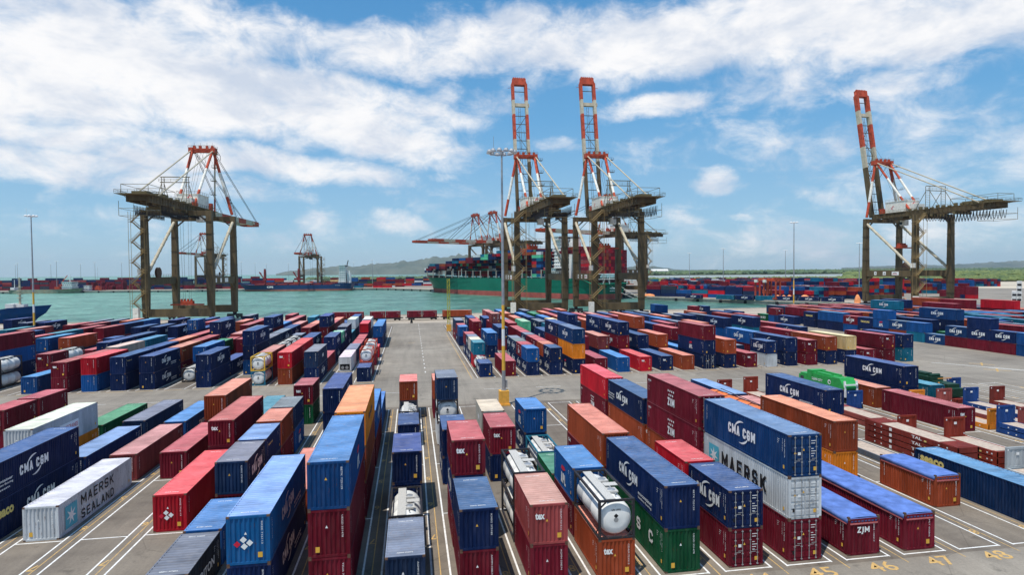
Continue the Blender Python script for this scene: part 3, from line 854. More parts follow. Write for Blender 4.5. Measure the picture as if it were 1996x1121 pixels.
for i, b in enumerate(BOXES):
    x, y, z, L, H, c = b['x'], b['y'], b['z'], b['L'], b['H'], b['c']
    if c == 'J':
        tank((x, y, z), yard_label(b, {'d': 'white tank in dark frame', 'y': 'white tank in yellow frame', 'r': 'white tank in red frame', 'b': 'white tank in teal frame'}[b['fr']]), b['fr'], 'tank containers in the yard'); continue
    if i not in KEEP: PAR.append((x, y, z, L, H, c, 0, b['lg'])); continue
    near = dist(b) < 175
    fl, lg = b['fl'], b['lg']; door = 'd' in fl
    body, roof = PAL[c][0], PAL[c][1]; cname = PAL[c][2]
    jit = random.uniform(.75, 1.2)
    what = ('short ' if L < 7 else '')+cname+(' tarp-topped' if '^' in fl else '')+(' refrigerated' if 'r' in fl else '')+(LOGW.get(lg, '') if lg else '')+' container'
    t = thing('shipping_container', yard_label(b, what), 'shipping container', (x, y, z), random.uniform(-.002, .002), GC)
    me, mr = cmesh(L, H, door, 'reefer' if 'r' in fl else 'dry')
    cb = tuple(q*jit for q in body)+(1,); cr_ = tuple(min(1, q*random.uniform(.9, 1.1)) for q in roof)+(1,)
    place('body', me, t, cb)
    if '^' in fl:
        q = MB(); n = 12 if L > 7 else 6; pts = []
        rr = random.Random(i)
        for k in range(n+1):
            yy = .04+(L-.08)*k/n
            for u in range(7):
                xx = -W2-.03+(2*W2+.06)*u/6
                pts.append((xx, yy, H+.02+.07*math.sin(math.pi*u/6)+rr.uniform(-.05, .03)*(0 < u < 6)*(0 < k < n)))
        q.add(pts, [(k*7+u, k*7+u+1, (k+1)*7+u+1, (k+1)*7+u) for k in range(n) for u in range(6)])
        for sx in (-1, 1): q.box(sx*(W2+.03)-.012, sx*(W2+.03)+.012, .04, L-.04, H-.28, H+.02)
        q.box(-W2, W2, .02, .045, H-.25, H+.02); q.box(-W2, W2, L-.045, L-.02, H-.25, H+.02)
        q.build('tarpaulin', TARP, t, smooth=True)
        q = MB()
        for x0 in (-W2-.01, W2-.15):
            for y0 in (-.01, L-.15): q.box(x0, x0+.16, y0, y0+.16, H-.1, H+.13, 0)
        for sx in (-1, 1): q.box(sx*(W2+.02)-.03, sx*(W2+.02)+.03, .15, L-.15, H-.40, H-.32, 1)
        q.box(-W2+.15, W2-.15, -.03, .02, H-.40, H-.32, 1); q.build('corner_post', [CORR, PINK], t)
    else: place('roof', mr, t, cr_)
    if door:
        for dm, bars, ms in door_meshes(H):
            d = place('door', dm, t, cb)
            for bm_ in bars: place('locking_bar', bm_, d)
            place('sticker', ms, d)
    if 'r' in fl:
        q = MB(); q.box(-.95, .95, -.03, .03, .35, 1.5); q.box(-.85, .85, -.05, -.02, 1.15, 1.4); u_ = q.build('refrigeration_unit', BLACK, t)
        q = MB(); q.lathe([(.32, -.06), (.32, -.03)], (-.45, 0, .8), 'y', 12); q.lathe([(.32, -.06), (.32, -.03)], (.4, 0, .8), 'y', 12); q.build('fan', STEEL, u_)
    side = lg if lg and lg not in 't' else None
    if side: place('lettering', letter_mesh(L, H, side), t)
    if near or 't' in lg or 'z' in fl:
        v = 9 if door else 1 if lg == 't' else 2 if 'z' in fl else 3 if lg == 'B' else 4 if '!' in fl else 5+(i*7) % 4
        place('marking', mark_mesh(L, H, v), t)
# ---------------------------------------------------------------- water, ground, quays
def asphalt(name, c1, c2, big=.05, streak=True):
    m, t, b = newmat(name); b.inputs['Roughness'].default_value = .88
    tcn = nd(t, 'ShaderNodeTexCoord')
    def N(s, det=6, rough=.6, scl=(1, 1, 1)):
        mp = nd(t, 'ShaderNodeMapping'); mp.inputs['Scale'].default_value = scl; lk(t, tcn.outputs['Object'], mp.inputs[0])
        n = nd(t, 'ShaderNodeTexNoise'); n.inputs['Scale'].default_value = s; n.inputs['Detail'].default_value = det
        n.inputs['Roughness'].default_value = rough; lk(t, mp.outputs[0], n.inputs['Vector']); return n.outputs[0]
    a = N(big, 8, .65); g = N(6, 4, .7); s1 = N(.8, 5, .6, (1, .06, 1)); s2 = N(.35, 6, .6, (.1, 1.6, 1))
    f = mth(t, 'ADD', mth(t, 'MULTIPLY', a, .55), mth(t, 'ADD', mth(t, 'MULTIPLY', s1, .25 if streak else .1), mth(t, 'MULTIPLY', s2, .2)))
    k = nd(t, 'ShaderNodeMapRange'); lk(t, f, k.inputs[0]); k.inputs[1].default_value = .38; k.inputs[2].default_value = .62
    mx = nd(t, 'ShaderNodeMix', data_type='RGBA'); lk(t, k.outputs[0], mx.inputs[0]); mx.inputs[6].default_value = (*c1, 1); mx.inputs[7].default_value = (*c2, 1)
    k2 = nd(t, 'ShaderNodeMapRange'); lk(t, g, k2.inputs[0]); k2.inputs[1].default_value = .2; k2.inputs[2].default_value = .8; k2.inputs[3].default_value = .8; k2.inputs[4].default_value = 1.2
    # patched and stained spots
    v = nd(t, 'ShaderNodeTexVoronoi'); v.inputs['Scale'].default_value = .16; v.inputs['Randomness'].default_value = 1; lk(t, tcn.outputs['Object'], v.inputs['Vector'])
    st = N(.45, 7, .7); sk = nd(t, 'ShaderNodeMapRange'); lk(t, st, sk.inputs[0]); sk.inputs[1].default_value = .58; sk.inputs[2].default_value = .72; sk.inputs[3].default_value = 1; sk.inputs[4].default_value = .5
    vc = nd(t, 'ShaderNodeSeparateColor'); lk(t, v.outputs['Color'], vc.inputs[0])
    pk = nd(t, 'ShaderNodeMapRange'); lk(t, vc.outputs[0], pk.inputs[0]); pk.inputs[3].default_value = .93; pk.inputs[4].default_value = 1.05
    # cracks and joints
    e = nd(t, 'ShaderNodeTexVoronoi', feature='DISTANCE_TO_EDGE'); e.inputs['Scale'].default_value = .12; lk(t, tcn.outputs['Object'], e.inputs['Vector'])
    ek = nd(t, 'ShaderNodeMapRange'); lk(t, e.outputs[0], ek.inputs[0]); ek.inputs[2].default_value = .006; ek.inputs[3].default_value = .72; ek.inputs[4].default_value = 1
    q = mth(t, 'MULTIPLY', mth(t, 'MULTIPLY', k2.outputs[0], sk.outputs[0]), mth(t, 'MULTIPLY', pk.outputs[0], ek.outputs[0]))
    sv = nd(t, 'ShaderNodeVectorMath', operation='SCALE'); lk(t, mx.outputs[2], sv.inputs[0]); lk(t, q, sv.inputs['Scale'])
    lk(t, sv.outputs[0], b.inputs['Base Color'])
    bp = nd(t, 'ShaderNodeBump'); bp.inputs['Strength'].default_value = .15; lk(t, g, bp.inputs['Height']); lk(t, bp.outputs[0], b.inputs['Normal'])
    return m
ROAD = asphalt('yard_asphalt', (.18, .153, .122), (.33, .287, .23)); APR = asphalt('bay_asphalt', (.115, .092, .072), (.245, .203, .155), .08)
SAND = asphalt('quay_concrete', (.42, .35, .27), (.55, .47, .37), .02, False)
ENDQ = [(-2200,250),(-420,262),(-165,277),(-120,282),(-80,287),(0,288),(191,286),(222,291),(252,313),(220,360),(176,438),(187,455),(16,712),(-34,790),(-469,842),(-2200,1000)]
LAND = ENDQ+[(-2200,1120),(-700,930),(-100,900),(40,960),(150,1300),(700,1700),(2600,1900),(3800,1400),(3800,-300),(-2200,-300)]
def slab(name, pts, z0, z1, mt, ms):
    n = len(pts); mb = MB(); mb.add([(x, y, z1) for x, y in pts], [tuple(range(n-1, -1, -1))], 0)
    mb.add([(x, y, z) for z in (z0, z1) for x, y in pts], [(i, (i+1) % n, (i+1) % n+n, i+n) for i in range(n)], 1)
    o = mb.build(name, [mt, ms]); 
    import bmesh
    bm = bmesh.new(); bm.from_mesh(o.data); bmesh.ops.recalc_face_normals(bm, faces=bm.faces); bm.to_mesh(o.data); bm.free(); return struct(o)
slab('ground', LAND, -6, 0, ROAD, CONC)
# paler concrete strip along the quay edges
qs = MB()
for (x0, y0), (x1, y1) in zip(ENDQ[1:-1], ENDQ[2:]):
    d = Vector((x1-x0, y1-y0, 0)).normalized(); n = Vector((d.y, -d.x, 0)); w = 46 if y0 < 300 and y1 < 300 else 24
    a, b = Vector((x0, y0, .004)), Vector((x1, y1, .004)); qs.add([a, b, b+n*w, a+n*w], [(0, 3, 2, 1)])
    qs.v[-4:] = [tuple(p) for p in (a, b, b+n*w, a+n*w)]
struct(qs.build('quay_apron', SAND))
cp = MB()
for (x0, y0), (x1, y1) in zip(ENDQ[1:-1], ENDQ[2:]):
    cp.beam((x0, y0, -.25), (x1, y1, -.25), 1.0, 1.1)
    L = math.hypot(x1-x0, y1-y0)
    for k in range(int(L/18)):
        t = (k+.5)*18/L; px_, py_ = x0+(x1-x0)*t, y0+(y1-y0)*t
        d = Vector((x1-x0, y1-y0, 0)).normalized(); n = Vector((-d.y, d.x, 0)); c = Vector((px_, py_, 0))+n*.8
        cp.beam(c+Vector((0, 0, -2.6)), c+Vector((0, 0, -.5)), 1.6, .9, 1)
struct(cp.build('quay_edge', [CONC, DSTEEL]))
m, t, b = newmat('harbour_water')
b.inputs['Roughness'].default_value = .3; b.inputs['IOR'].default_value = 1.33; b.inputs['Specular IOR Level'].default_value = .32
tcn = nd(t, 'ShaderNodeTexCoord'); wn = []
for s, det, scl in ((.035, 5, (1, 1, 1)), (.22, 8, (1, 2.2, 1)), (.11, 6, (1, 1.8, 1)), (1.1, 4, (1, 1.3, 1))):
    mp = nd(t, 'ShaderNodeMapping'); mp.inputs['Scale'].default_value = scl; mp.inputs['Rotation'].default_value = (0, 0, .3); lk(t, tcn.outputs['Object'], mp.inputs[0])
    n = nd(t, 'ShaderNodeTexNoise'); n.inputs['Scale'].default_value = s; n.inputs['Detail'].default_value = det; lk(t, mp.outputs[0], n.inputs['Vector']); wn.append(n.outputs[0])
k = nd(t, 'ShaderNodeMapRange'); lk(t, wn[0], k.inputs[0]); k.inputs[1].default_value = .35; k.inputs[2].default_value = .65
mx = nd(t, 'ShaderNodeMix', data_type='RGBA'); lk(t, k.outputs[0], mx.inputs[0]); mx.inputs[6].default_value = (.058, .185, .135, 1); mx.inputs[7].default_value = (.135, .31, .232, 1)
cd = nd(t, 'ShaderNodeSeparateXYZ'); lk(t, tcn.outputs['Object'], cd.inputs[0])
gx = nd(t, 'ShaderNodeMapRange'); lk(t, cd.outputs[0], gx.inputs[0]); gx.inputs[1].default_value = -350; gx.inputs[2].default_value = 120; gx.inputs[3].default_value = 1.12; gx.inputs[4].default_value = .72
wv = nd(t, 'ShaderNodeMapRange'); lk(t, wn[1], wv.inputs[0]); wv.inputs[1].default_value = .3; wv.inputs[2].default_value = .7; wv.inputs[3].default_value = .35; wv.inputs[4].default_value = 1.6
sv = nd(t, 'ShaderNodeVectorMath', operation='SCALE'); lk(t, mx.outputs[2], sv.inputs[0]); lk(t, mth(t, 'MULTIPLY', gx.outputs[0], wv.outputs[0]), sv.inputs['Scale'])
lk(t, sv.outputs[0], b.inputs['Base Color'])
bp = nd(t, 'ShaderNodeBump'); bp.inputs['Strength'].default_value = .9; bp.inputs['Distance'].default_value = 1.2
lk(t, mth(t, 'ADD', mth(t, 'MULTIPLY', wn[2], 1.6), mth(t, 'ADD', wn[1], mth(t, 'MULTIPLY', wn[3], .3))), bp.inputs['Height']); lk(t, bp.outputs[0], b.inputs['Normal'])
WATER = m
w = MB(); w.add([(-9500, -60, -2.5), (9500, -60, -2.5), (9500, 9000, -2.5), (-9500, 9000, -2.5)], [(0, 1, 2, 3)]); struct(w.build('water', WATER))
# lagoon strip inland, dune track, near paving sheets
def sheet(name, pts, z, mt):
    mb = MB(); mb.add([(x, y, z) for x, y in pts], [tuple(range(len(pts)))]); o = mb.build(name, mt)
    if o.data.polygons[0].normal.z < 0: o.data.flip_normals()
    return struct(o)
LAG = flat('lagoon_water', (.30, .33, .30), .5, var=.1, scale=.004); TRK = flat('dry_earth', (.5, .43, .33), .9, var=.2, scale=.02)
def cpts(l): return [cw(a, b) for a, b in l]
GRS = flat('scrub_ground', (.10, .12, .05), .9, var=.3, scale=.02)
sheet('scrubland', cpts([(170, 830), (1500, 780), (3400, 900), (3900, 3400), (600, 3400), (280, 1200)]), .01, GRS)
sheet('lagoon', cpts([(230, 1190), (900, 1170), (1300, 2130), (400, 2160)]), .02, LAG)
sheet('bare_ground', cpts([(250, 700), (700, 420), (1300, 600), (1300, 860), (190, 840)]), .015, TRK)
sheet('bay_paving', [(near_x(30)-1, 36.6), (near_x(60), 36.6), (near_x(60), 91.5), (near_x(24), 91.5)], .004, APR)
sheet('bay_paving', [(far_x(-20), 113.2), (-6.6, 113.2), (-6.6, 232), (far_x(-30), 232)], .004, APR)
sheet('bay_paving', [(11.6, 113.2), (far_x(20)+3, 113.2), (far_x(20)+3, 232), (11.6, 232)], .004, APR)
LW = flat('white_road_paint', (.78, .76, .72), .8, var=.12, scale=2, rust=.22, rcol=(.25, .22, .2)); LY = flat('yellow_road_paint', (.60, .38, .14), .8, var=.15, scale=2, rust=.3, rcol=(.22, .18, .15))
wl, yl = MB(), MB(); z = .010
def strip(mb, x0, y0, x1, y1, w):
    d = Vector((x1-x0, y1-y0, 0)).normalized(); n = Vector((-d.y, d.x, 0))*w/2
    mb.add([(x0+n.x, y0+n.y, z), (x0-n.x, y0-n.y, z), (x1-n.x, y1-n.y, z), (x1+n.x, y1+n.y, z)], [(0, 1, 2, 3)])
def digits(mb, s, x, y, w, h, flip):
    vs, fs, asp = text_faces(s, .01)
    pts = [(x+(w*a if not flip else w-w*a), y+(h*b_ if not flip else h-h*b_), z) for a, b_ in vs]
    mb.add(pts, fs)
for n in range(31, 62):
    x = near_x(n); strip(wl, x-.42, 37.0, x-.42, 90.2, .13); strip(wl, x+2.86, 37.0, x+2.86, 90.2, .13)
    for k in range(5): strip(wl, x-.35, 37.1+13.2*k, x+2.8, 37.1+13.2*k, .12)
    strip(yl, x+3.45, 36, x+3.45, 90, .07)
    for k in range(8): digits(yl, str(8-k), x+2.95, 38.9+6.6*k, .44, .85, True)
    if n > 43: digits(yl, str(n), x+.3, 35.2, 1.9, 1.25, False)
for j in list(range(-24, 0))+list(range(0, 21)):
    x = far_x(j); strip(wl, x-.42, 113.6, x-.42, 228, .13); strip(wl, x+2.86, 113.6, x+2.86, 228, .13)
    strip(yl, x-.2, 113.0, x+2.6, 113.0, .16)
    for k in range(9): strip(wl, x-.3, 113.9+12.6*k, x+2.7, 113.9+12.6*k, .12)
strip(yl, 11.0, 113, 11.0, 200, .12)
for k in range(26): strip(wl, -150+9*k, 102.6, -145.6+9*k, 102.6, .13)
for k in range(22): strip(wl, 2.6, 122+5.5*k, 2.6, 123.4+5.5*k, .2)
strip(yl, -1, 175, 1, 175, .3)
for a in ((118, 98, 108, 112, .3), (122, 92, 113, 104, .2)): strip(wl, *a)
for x, y in ((112, 101), (116, 108)): strip(yl, x-1.5, y-1.5, x+1.5, y+1.5, .35); strip(yl, x-1.5, y+1.5, x+1.5, y-1.5, .35)
struct(wl.build('white_road_marking', LW)); struct(yl.build('yellow_road_marking', LY))
rl = MB()
for y in (250.4, 279.8): rl.box(-300, 262, y-.05, y+.05, .0, .06)
for y in (256.2, 257.7): rl.box(-210, 130, y-.04, y+.04, .0, .09)
struct(rl.build('rail_track', DSTEEL))

# ---------------------------------------------------------------- flat racks
RCOL = {'M': (.20, .03, .022), 'B': (.015, .06, .22), 'A': (.80, .27, .03), 'G': (.40, .43, .44), 'P': (.30, .07, .06), 'R': (.26, .035, .02), 'S': (.10, .12, .15)}
def rack(row, y, L, col, label, beds=1, near=False, far=False, tal=False, plates=True, ht=2.0):
    x = near_x(row)+W2; t = thing('flat_rack', label, 'flat rack', (x, y, 0), 0, 'flat racks in the front block')
    c = RCOL[col]+(1,)
    for k in range(beds):
        z0 = .64*k; b = MB(); q = MB()
        for s in (-1, 1):
            b.box(s*(W2-.08)-.08, s*(W2-.08)+.08, 0, L, z0+.04, z0+.58)
            for e in (0, L-.5): b.box(s*(W2-.1)-.11, s*(W2-.1)+.11, e, e+.5, z0, z0+.62)
        for e in (.02, L-.22): b.box(-W2+.1, W2-.1, e, e+.2, z0+.05, z0+.6)
        if L > 7: 
            for e in (L*.42, L*.58): b.box(-W2-.004, W2+.004, e-.25, e+.25, z0+.1, z0+.28)
        b.build('base', PAINT, t, c)
        q.box(-W2+.16, W2-.16, .5, L-.5, z0+.5, z0+.56); q.build('deck', WOOD, t)
        if not (near or far) or k < beds-1:
            f = MB(); f.box(-W2+.17, W2-.17, .3, 2.2, z0+.565, z0+.61); f.box(-W2+.17, W2-.17, L-2.2, L-.3, z0+.565, z0+.61); f.build('folded_end_wall', PAINT, t, c)
        mk = MB()
        for s in (-1, 1):
            pl = Plate(mk, (s*(W2+.015), 0 if s > 0 else L, z0), (0, s, 0))
            if tal and L > 7: pl.text('TAL', L*.55, .16, 1.3, .3, 0, .03)
            if tal and L < 7: pl.text('TAL', L*.5, .16, 1.0, .3, 0, .03)
            for u in (.12, .2, .82, .9): pl.rect(L*u, .22, .16, .14, 0)
            pl.rect(L*.3, .12, .35, .34, 0); pl.rect(L*.68, .14, .3, .16, 5)
        mk.build('marking', LMATS, t)
    z0 = .64*(beds-1)
    for on, e, s in ((near, 0, 1), (far, L-.22, -1)):
        if not on: continue
        w = MB()
        for sx in (-1, 1): w.box(sx*(W2-.12)-.12, sx*(W2-.12)+.12, e, e+.22, z0+.6, z0+.6+ht)
        w.box(-W2+.24, W2-.24, e+.03, e+.2, z0+.6+ht-.22, z0+.6+ht); w.box(-W2+.24, W2-.24, e+.04, e+.18, z0+.6, z0+.75)
        corr(w, (-W2+.24, e+.06, 0), (1, 0, 0), (0, -1, 0), 2*W2-.48, z0+.75, z0+.6+ht-.2, .03, .5)
        corr(w, (W2-.24, e+.14, 0), (-1, 0, 0), (0, 1, 0), 2*W2-.48, z0+.75, z0+.6+ht-.2, .03, .5)
        wo_ = w.build('end_wall', PAINT, t, c)
        g_ = MB(); pl = Plate(g_, (0, e-.006 if e < 1 else e-.006, z0), (1, 0, 0)); pl.rect(-.18, .6+ht*.62, .34, .26, 0); pl.rect(-W2+.04, .6+ht*.85, .15, .15, 0); pl.rect(W2-.2, .75, .14, .14, 0)
        g_.build('sticker', LMATS, wo_)
    return t
Y1, Y2_, Y3 = 50.8, 64.0, 77.2
rack(50, 51.2, 12.0, 'S', 'grey-blue flat rack lying folded beside the tall stack of maroon racks')
rack(51, Y1, 12.19, 'M', 'stack of four folded maroon flat racks with white letters, behind gold-lettered container', 4, tal=True)
rack(52, Y1, 6.06, 'R', 'short folded maroon racks with far end wall upright, beside the four-high rack stack', 3, far=True, tal=True)
rack(52, 57.2, 6.06, 'R', 'short maroon rack with low upright end wall, behind the four-high rack stack', 1, far=True)
rack(52, Y2_, 12.19, 'P', 'two folded board-decked flat racks right of the eco-lettered navy stack', 2)
rack(52, 37.8, 12.19, 'G', 'pale grey flat rack with upright end wall at the right picture edge', 1, far=True)
rack(55, Y2_, 12.19, 'A', 'bright orange flat rack with both end walls upright', 1, True, True)
rack(55, Y1, 12.19, 'B', 'blue flat rack with upright end wall in front of the bright orange rack', 2, far=True)
rack(56, Y2_, 12.19, 'P', 'faded maroon flat rack in front of the teal container, both walls upright', 1, True, True)
rack(57, Y2_, 12.19, 'B', 'blue flat rack with long blue bed and one upright wall, rightmost blue one', 1, far=True)
rack(58, Y2_, 12.19, 'M', 'maroon flat rack with dark upright wall, farthest right of the racks', 1, far=True)
rack(58, 83.2, 6.06, 'B', 'short blue rack with end wall upright beside the dark green machine', 1, near=True)
rack(57, Y3, 12.19, 'M', 'flat rack carrying the strapped dark green machine')
rack(53, Y3, 12.19, 'B', 'blue flat rack with upright end wall under the green refuse truck', 1, near=True)
rack(50, Y3, 12.19, 'M', 'maroon flat rack with low far wall, nearest left by the cross road', 1, far=True)
rack(51, Y3, 12.19, 'R', 'maroon flat rack with ribbed far wall standing by the cross road', 1, far=True, ht=2.3)
rack(56, Y1, 12.19, 'M', 'folded maroon flat rack low beside the blue one', 1)
# orange tarpaulin-covered open container behind the bright orange container
t = thing('covered_rack', 'open-frame container with orange tarpaulin over dark bows', 'container', (near_x(48)+W2, Y2_, 0))
L = 12.19; b = MB(); b.box(-W2, W2, 0, L, 2.6, 2.95)
for s in (-1, 1): b.box(s*W2-.04 if s < 0 else W2-.1, s*W2+.1 if s < 0 else W2+.04, 0, L, 2.9, 3.6)
b.build('side_frame', PAINT, t, RCOL['R']+(1,))
q = MB(); n = 14; pts = [(-W2+2*W2*u/4, L*k/n, 3.62+.3*math.sin(math.pi*u/4)-.12*(k % 2)) for k in range(n+1) for u in range(5)]
q.add(pts, [(k*5+u, k*5+u+1, (k+1)*5+u+1, (k+1)*5+u) for k in range(n) for u in range(4)]); q.build('tarpaulin', TARPO, t, smooth=True)
q = MB(); [q.tube((s*W2, 0, 3.7), (s*W2, L, 3.95), .05, 6) for s in (-1, 1)]
for k in range(0, n+1, 3): q.path([(-W2, L*k/n, 3.7), (0, L*k/n, 4.05), (W2, L*k/n, 3.7)], .05)
q.build('bow', DSTEEL, t)
# strapped dark green machine
t = thing('strapped_machine', 'dark green machine strapped with orange bands on a rack', 'machine', (near_x(57)+W2, Y3+.2, .62))
MG = flat('dark_green_paint', (.012, .05, .03), .5, rust=.1); STR = flat('orange_strap', (.85, .35, .08), .7)
b = MB(); b.box(-1.0, 1.0, 1.5, 10.8, .35, 1.9); b.box(-1.15, 1.15, 4.5, 9.5, 1.9, 2.5); b.box(-.6, .6, 6, 8.8, 2.5, 2.9); b.box(-1.1, 1.1, .6, 3.2, .2, 1.4); b.tube((-.9, 5, 2.7), (.9, 5, 2.7), .25); b.box(-1.2, 1.2, 9.9, 11.4, 1.0, 2.2)
b.build('housing', MG, t); q = MB()
for yy in (2.2, 5.2, 8.2, 10.6): q.beam((-1.2, yy, .02), (-1.0, yy+.9, 2.0), .06, .1); q.beam((-1.2, yy+1.8, .02), (-1.0, yy+.9, 2.0), .06, .1)
for yy in (3.1, 9.1): q.beam((-1.18, yy, 2.52), (1.18, yy, 2.52), .05, .12)
q.build('strap', STR, t)
# green refuse truck
t = thing('refuse_truck', 'bright green refuse truck with rear loader standing on a blue flat rack', 'truck', (near_x(53)+W2, Y3+.9, .62))
GR = flat('bright_green_paint', (.03, .33, .075), .45, var=.15, rust=.06); b = MB()
b.box(-1.15, 1.15, 2.4, 7.6, 1.1, 3.3); b.box(-1.0, 1.0, 2.6, 7.4, 3.3, 3.42); b.box(-1.2, 1.2, 7.0, 8.1, 1.0, 3.7); b.box(-.9, -.3, 3.2, 6.4, 3.42, 3.6); b.box(.4, .8, 2.8, 6.8, 3.42, 3.65)
for yy in (2.9, 4.2, 5.5, 6.8): b.box(-1.19, -1.15, yy, yy+.12, 1.1, 3.3); b.box(1.15, 1.19, yy, yy+.12, 1.1, 3.3)
b.build('body', GR, t)
c = MB(); c.box(-1.15, 1.15, 8.2, 10.2, .8, 2.7); c.box(-1.1, 1.1, 8.3, 9.9, 2.7, 3.0); cb_ = c.build('cab', GR, t)
g = MB(); g.box(-1.17, 1.17, 9.0, 9.8, 1.7, 2.5); g.box(-1.0, 1.0, 10.15, 10.23, 1.6, 2.5); g.build('window', GLASS, cb_)
h = MB(); h.add([(-1.15, .3, .9), (1.15, .3, .9), (1.15, 2.4, 1.1), (-1.15, 2.4, 1.1), (-1.15, -.1, 2.2), (1.15, -.1, 2.2), (1.15, 2.4, 3.4), (-1.15, 2.4, 3.4), (-1.15, .9, 3.5), (1.15, .9, 3.5)],
 [(0, 1, 5, 4), (4, 5, 9, 8), (8, 9, 6, 7), (0, 4, 8, 7, 3), (1, 2, 6, 9, 5), (2, 3, 7, 6), (0, 3, 2, 1)]); ho = h.build('tailgate', GR, t)
h = MB(); h.box(-.75, .75, -.02, .26, 1.0, 2.0); h.build('hopper', BLACK, ho)
h = MB(); [h.beam((s*.95, -.12, .9), (s*.95, .05, 3.2), .28, .14) for s in (-1, 1)]; h.box(-1.0, 1.0, -.2, -.05, 2.55, 2.75); h.build('lift_arm', WHITE, ho)
d = MB(); d.poly = None; pl = Plate(d, (-1.2, 7.6, 0), (0, -1, 0)); pl.text('CLEAN CITY', .5, 2.3, 2.6, .4, 0, .03); pl.arc(4.6, 2.6, .35, .35, 0, 359, .2); d.build('lettering', LMATS, t)
f = MB(); f.box(-.5, .5, .6, 10, .6, .95); f.build('chassis', DSTEEL, t)
for yy in (2.2, 3.5, 9.0):
    for s in (-1, 1):
        wmb = MB(); wmb.lathe([(.3, -.15), (.48, -.15), (.5, -.08), (.5, .08), (.48, .15), (.3, .15)], (s*.95, yy, .5), 'x', 16); wo_ = wmb.build('wheel', BLACK, t)
        wmb = MB(); wmb.lathe([(.26, -.155), (.26, .155)], (s*.95, yy, .5), 'x', 10); wmb.build('rim', STEEL, wo_)

# ---------------------------------------------------------------- masts, lattice tower, wagons, chassis
def lamp(mb, gb, c, a, s=1):
    d = Vector((math.cos(a), math.sin(a), 0)); c = Vector(c)
    mb.lathe([(.05*s, .28*s), (.2*s, .26*s), (.36*s, 0), (.36*s, -.04*s)], tuple(c), 'z', 10); gb.lathe([(.33*s, -.12*s), (.33*s, -.05*s)], tuple(c), 'z', 10)
def mast(x, y, h, label, base=None, bands=False, n=12, grp='lighting masts', thick=.3):
    t = thing('lighting_mast', label, 'lighting mast', (x, y, 0), 0, grp)
    p = MB(); z0 = 2.2 if base else 0
    zs = [z0, 5.2, 8.9, 11.4, 15, h]; ms = [0, 1, 2, 1, 0] if bands else [0]*5
    for a, b_, q in zip(zs, zs[1:], ms): p.tube((0, 0, a), (0, 0, b_), thick*(1-.55*a/h), 12, q, thick*(1-.55*b_/h), cap=False)
    p.lathe([(thick*1.5, z0), (thick*1.5, z0+.12)], (0, 0, 0), n=12); p.box(thick, thick+.25, -.15, .15, z0+.4, z0+1.5)
    p.build('pole', [STEEL, YEL, WHITE], t)
    if base:
        b = MB(); b.box(-.7, .7, -.7, .7, 0, 2.2); b.box(-.85, .85, -.85, .85, 0, .25); b.build('plinth', base, t)
    r = MB(); g = MB(); R = 1.75 if n > 8 else 1.2
    if n > 6:
        for i in range(24): a0, a1 = 2*math.pi*i/24, 2*math.pi*(i+1)/24; r.tube((R*math.cos(a0), R*math.sin(a0), h-.3), (R*math.cos(a1), R*math.sin(a1), h-.3), .05, 5)
        for i in range(4): a = math.pi*i/2; r.tube((0, 0, h-.1), (R*math.cos(a), R*math.sin(a), h-.3), .05, 5)
        r.tube((0, 0, h-.5), (0, 0, h+.1), .3, 10); r.tube((-1.2, 0, h-.3), (-1.2, 0, h+2.2), .03, 5)
        for i in range(n): a = 2*math.pi*i/n+.2; lamp(r, g, ((R+.15)*math.cos(a), (R+.15)*math.sin(a), h-.15), a, 1.15)
    else:
        r.tube((-2, 0, h-.1), (2, 0, h-.1), .08, 5)
        for i in range(n): lamp(r, g, (-1.9+3.8*i/(n-1), 0, h-.2), 0, 1.2)
    hr = r.build('lamp_ring', STEEL if n > 8 else WHITE, t); g.build('lamp', LAMPG, hr)
    return t
CORNG = flat('orange_plinth_paint', (.78, .40, .07), .75, var=.15, rust=.05)
mast(13.5, 89.9, 37.8, 'tall grey lighting mast on an orange concrete plinth beside the cross road', CORNG, True, thick=.29)
mast(-110.6, 201.8, 37.7, 'lighting mast with orange and white bands behind the left containers', CONC, True, n=8)
x, y = cw(121, 262); mast(x, y, 40, 'lighting mast standing on the pale open quay ground at right', CONC, True, n=8)
def pm(px, top, h=37, n=5, lb=''):
    hy = 531-.0087*(px-790); Zc = (h-20)*F_PX/(hy-top); x, y = cw((px-998)/F_PX*Zc, Zc); return mast(x, y, h, lb, n=n, thick=.35)
pm(1344, 494, 37, 5, 'slender lighting mast between the middle cranes and the tallest of the right yard masts')
pm(1410, 485, 37, 5, 'lighting mast over the right yard, tallest right of the container ship')
pm(1531, 488, 37, 5, 'slender lighting mast just left of the banded mast on the quay')
pm(1675, 474, 37, 5, 'lighting mast close beside the left leg of the right-hand crane')
names = ['leftmost of the far quay masts', 'second of the far quay masts from the left edge']
for i, (px, top) in enumerate(((31, 517), (35, 514), (100, 516), (111, 510), (158, 515), (186, 512), (191, 521), (238, 512), (471, 511), (498, 513), (520, 515), (563, 514), (585, 509), (726, 507), (727, 513), (735, 512), (434, 512), (455, 514), (690, 512))):
    pm(px, top, 37, 4, f'thin lighting mast on the far quay, {ordn(sorted([31,35,100,111,158,186,191,238,471,498,520,563,585,726,727,735,434,455,690]).index(px)+1)} from the left')
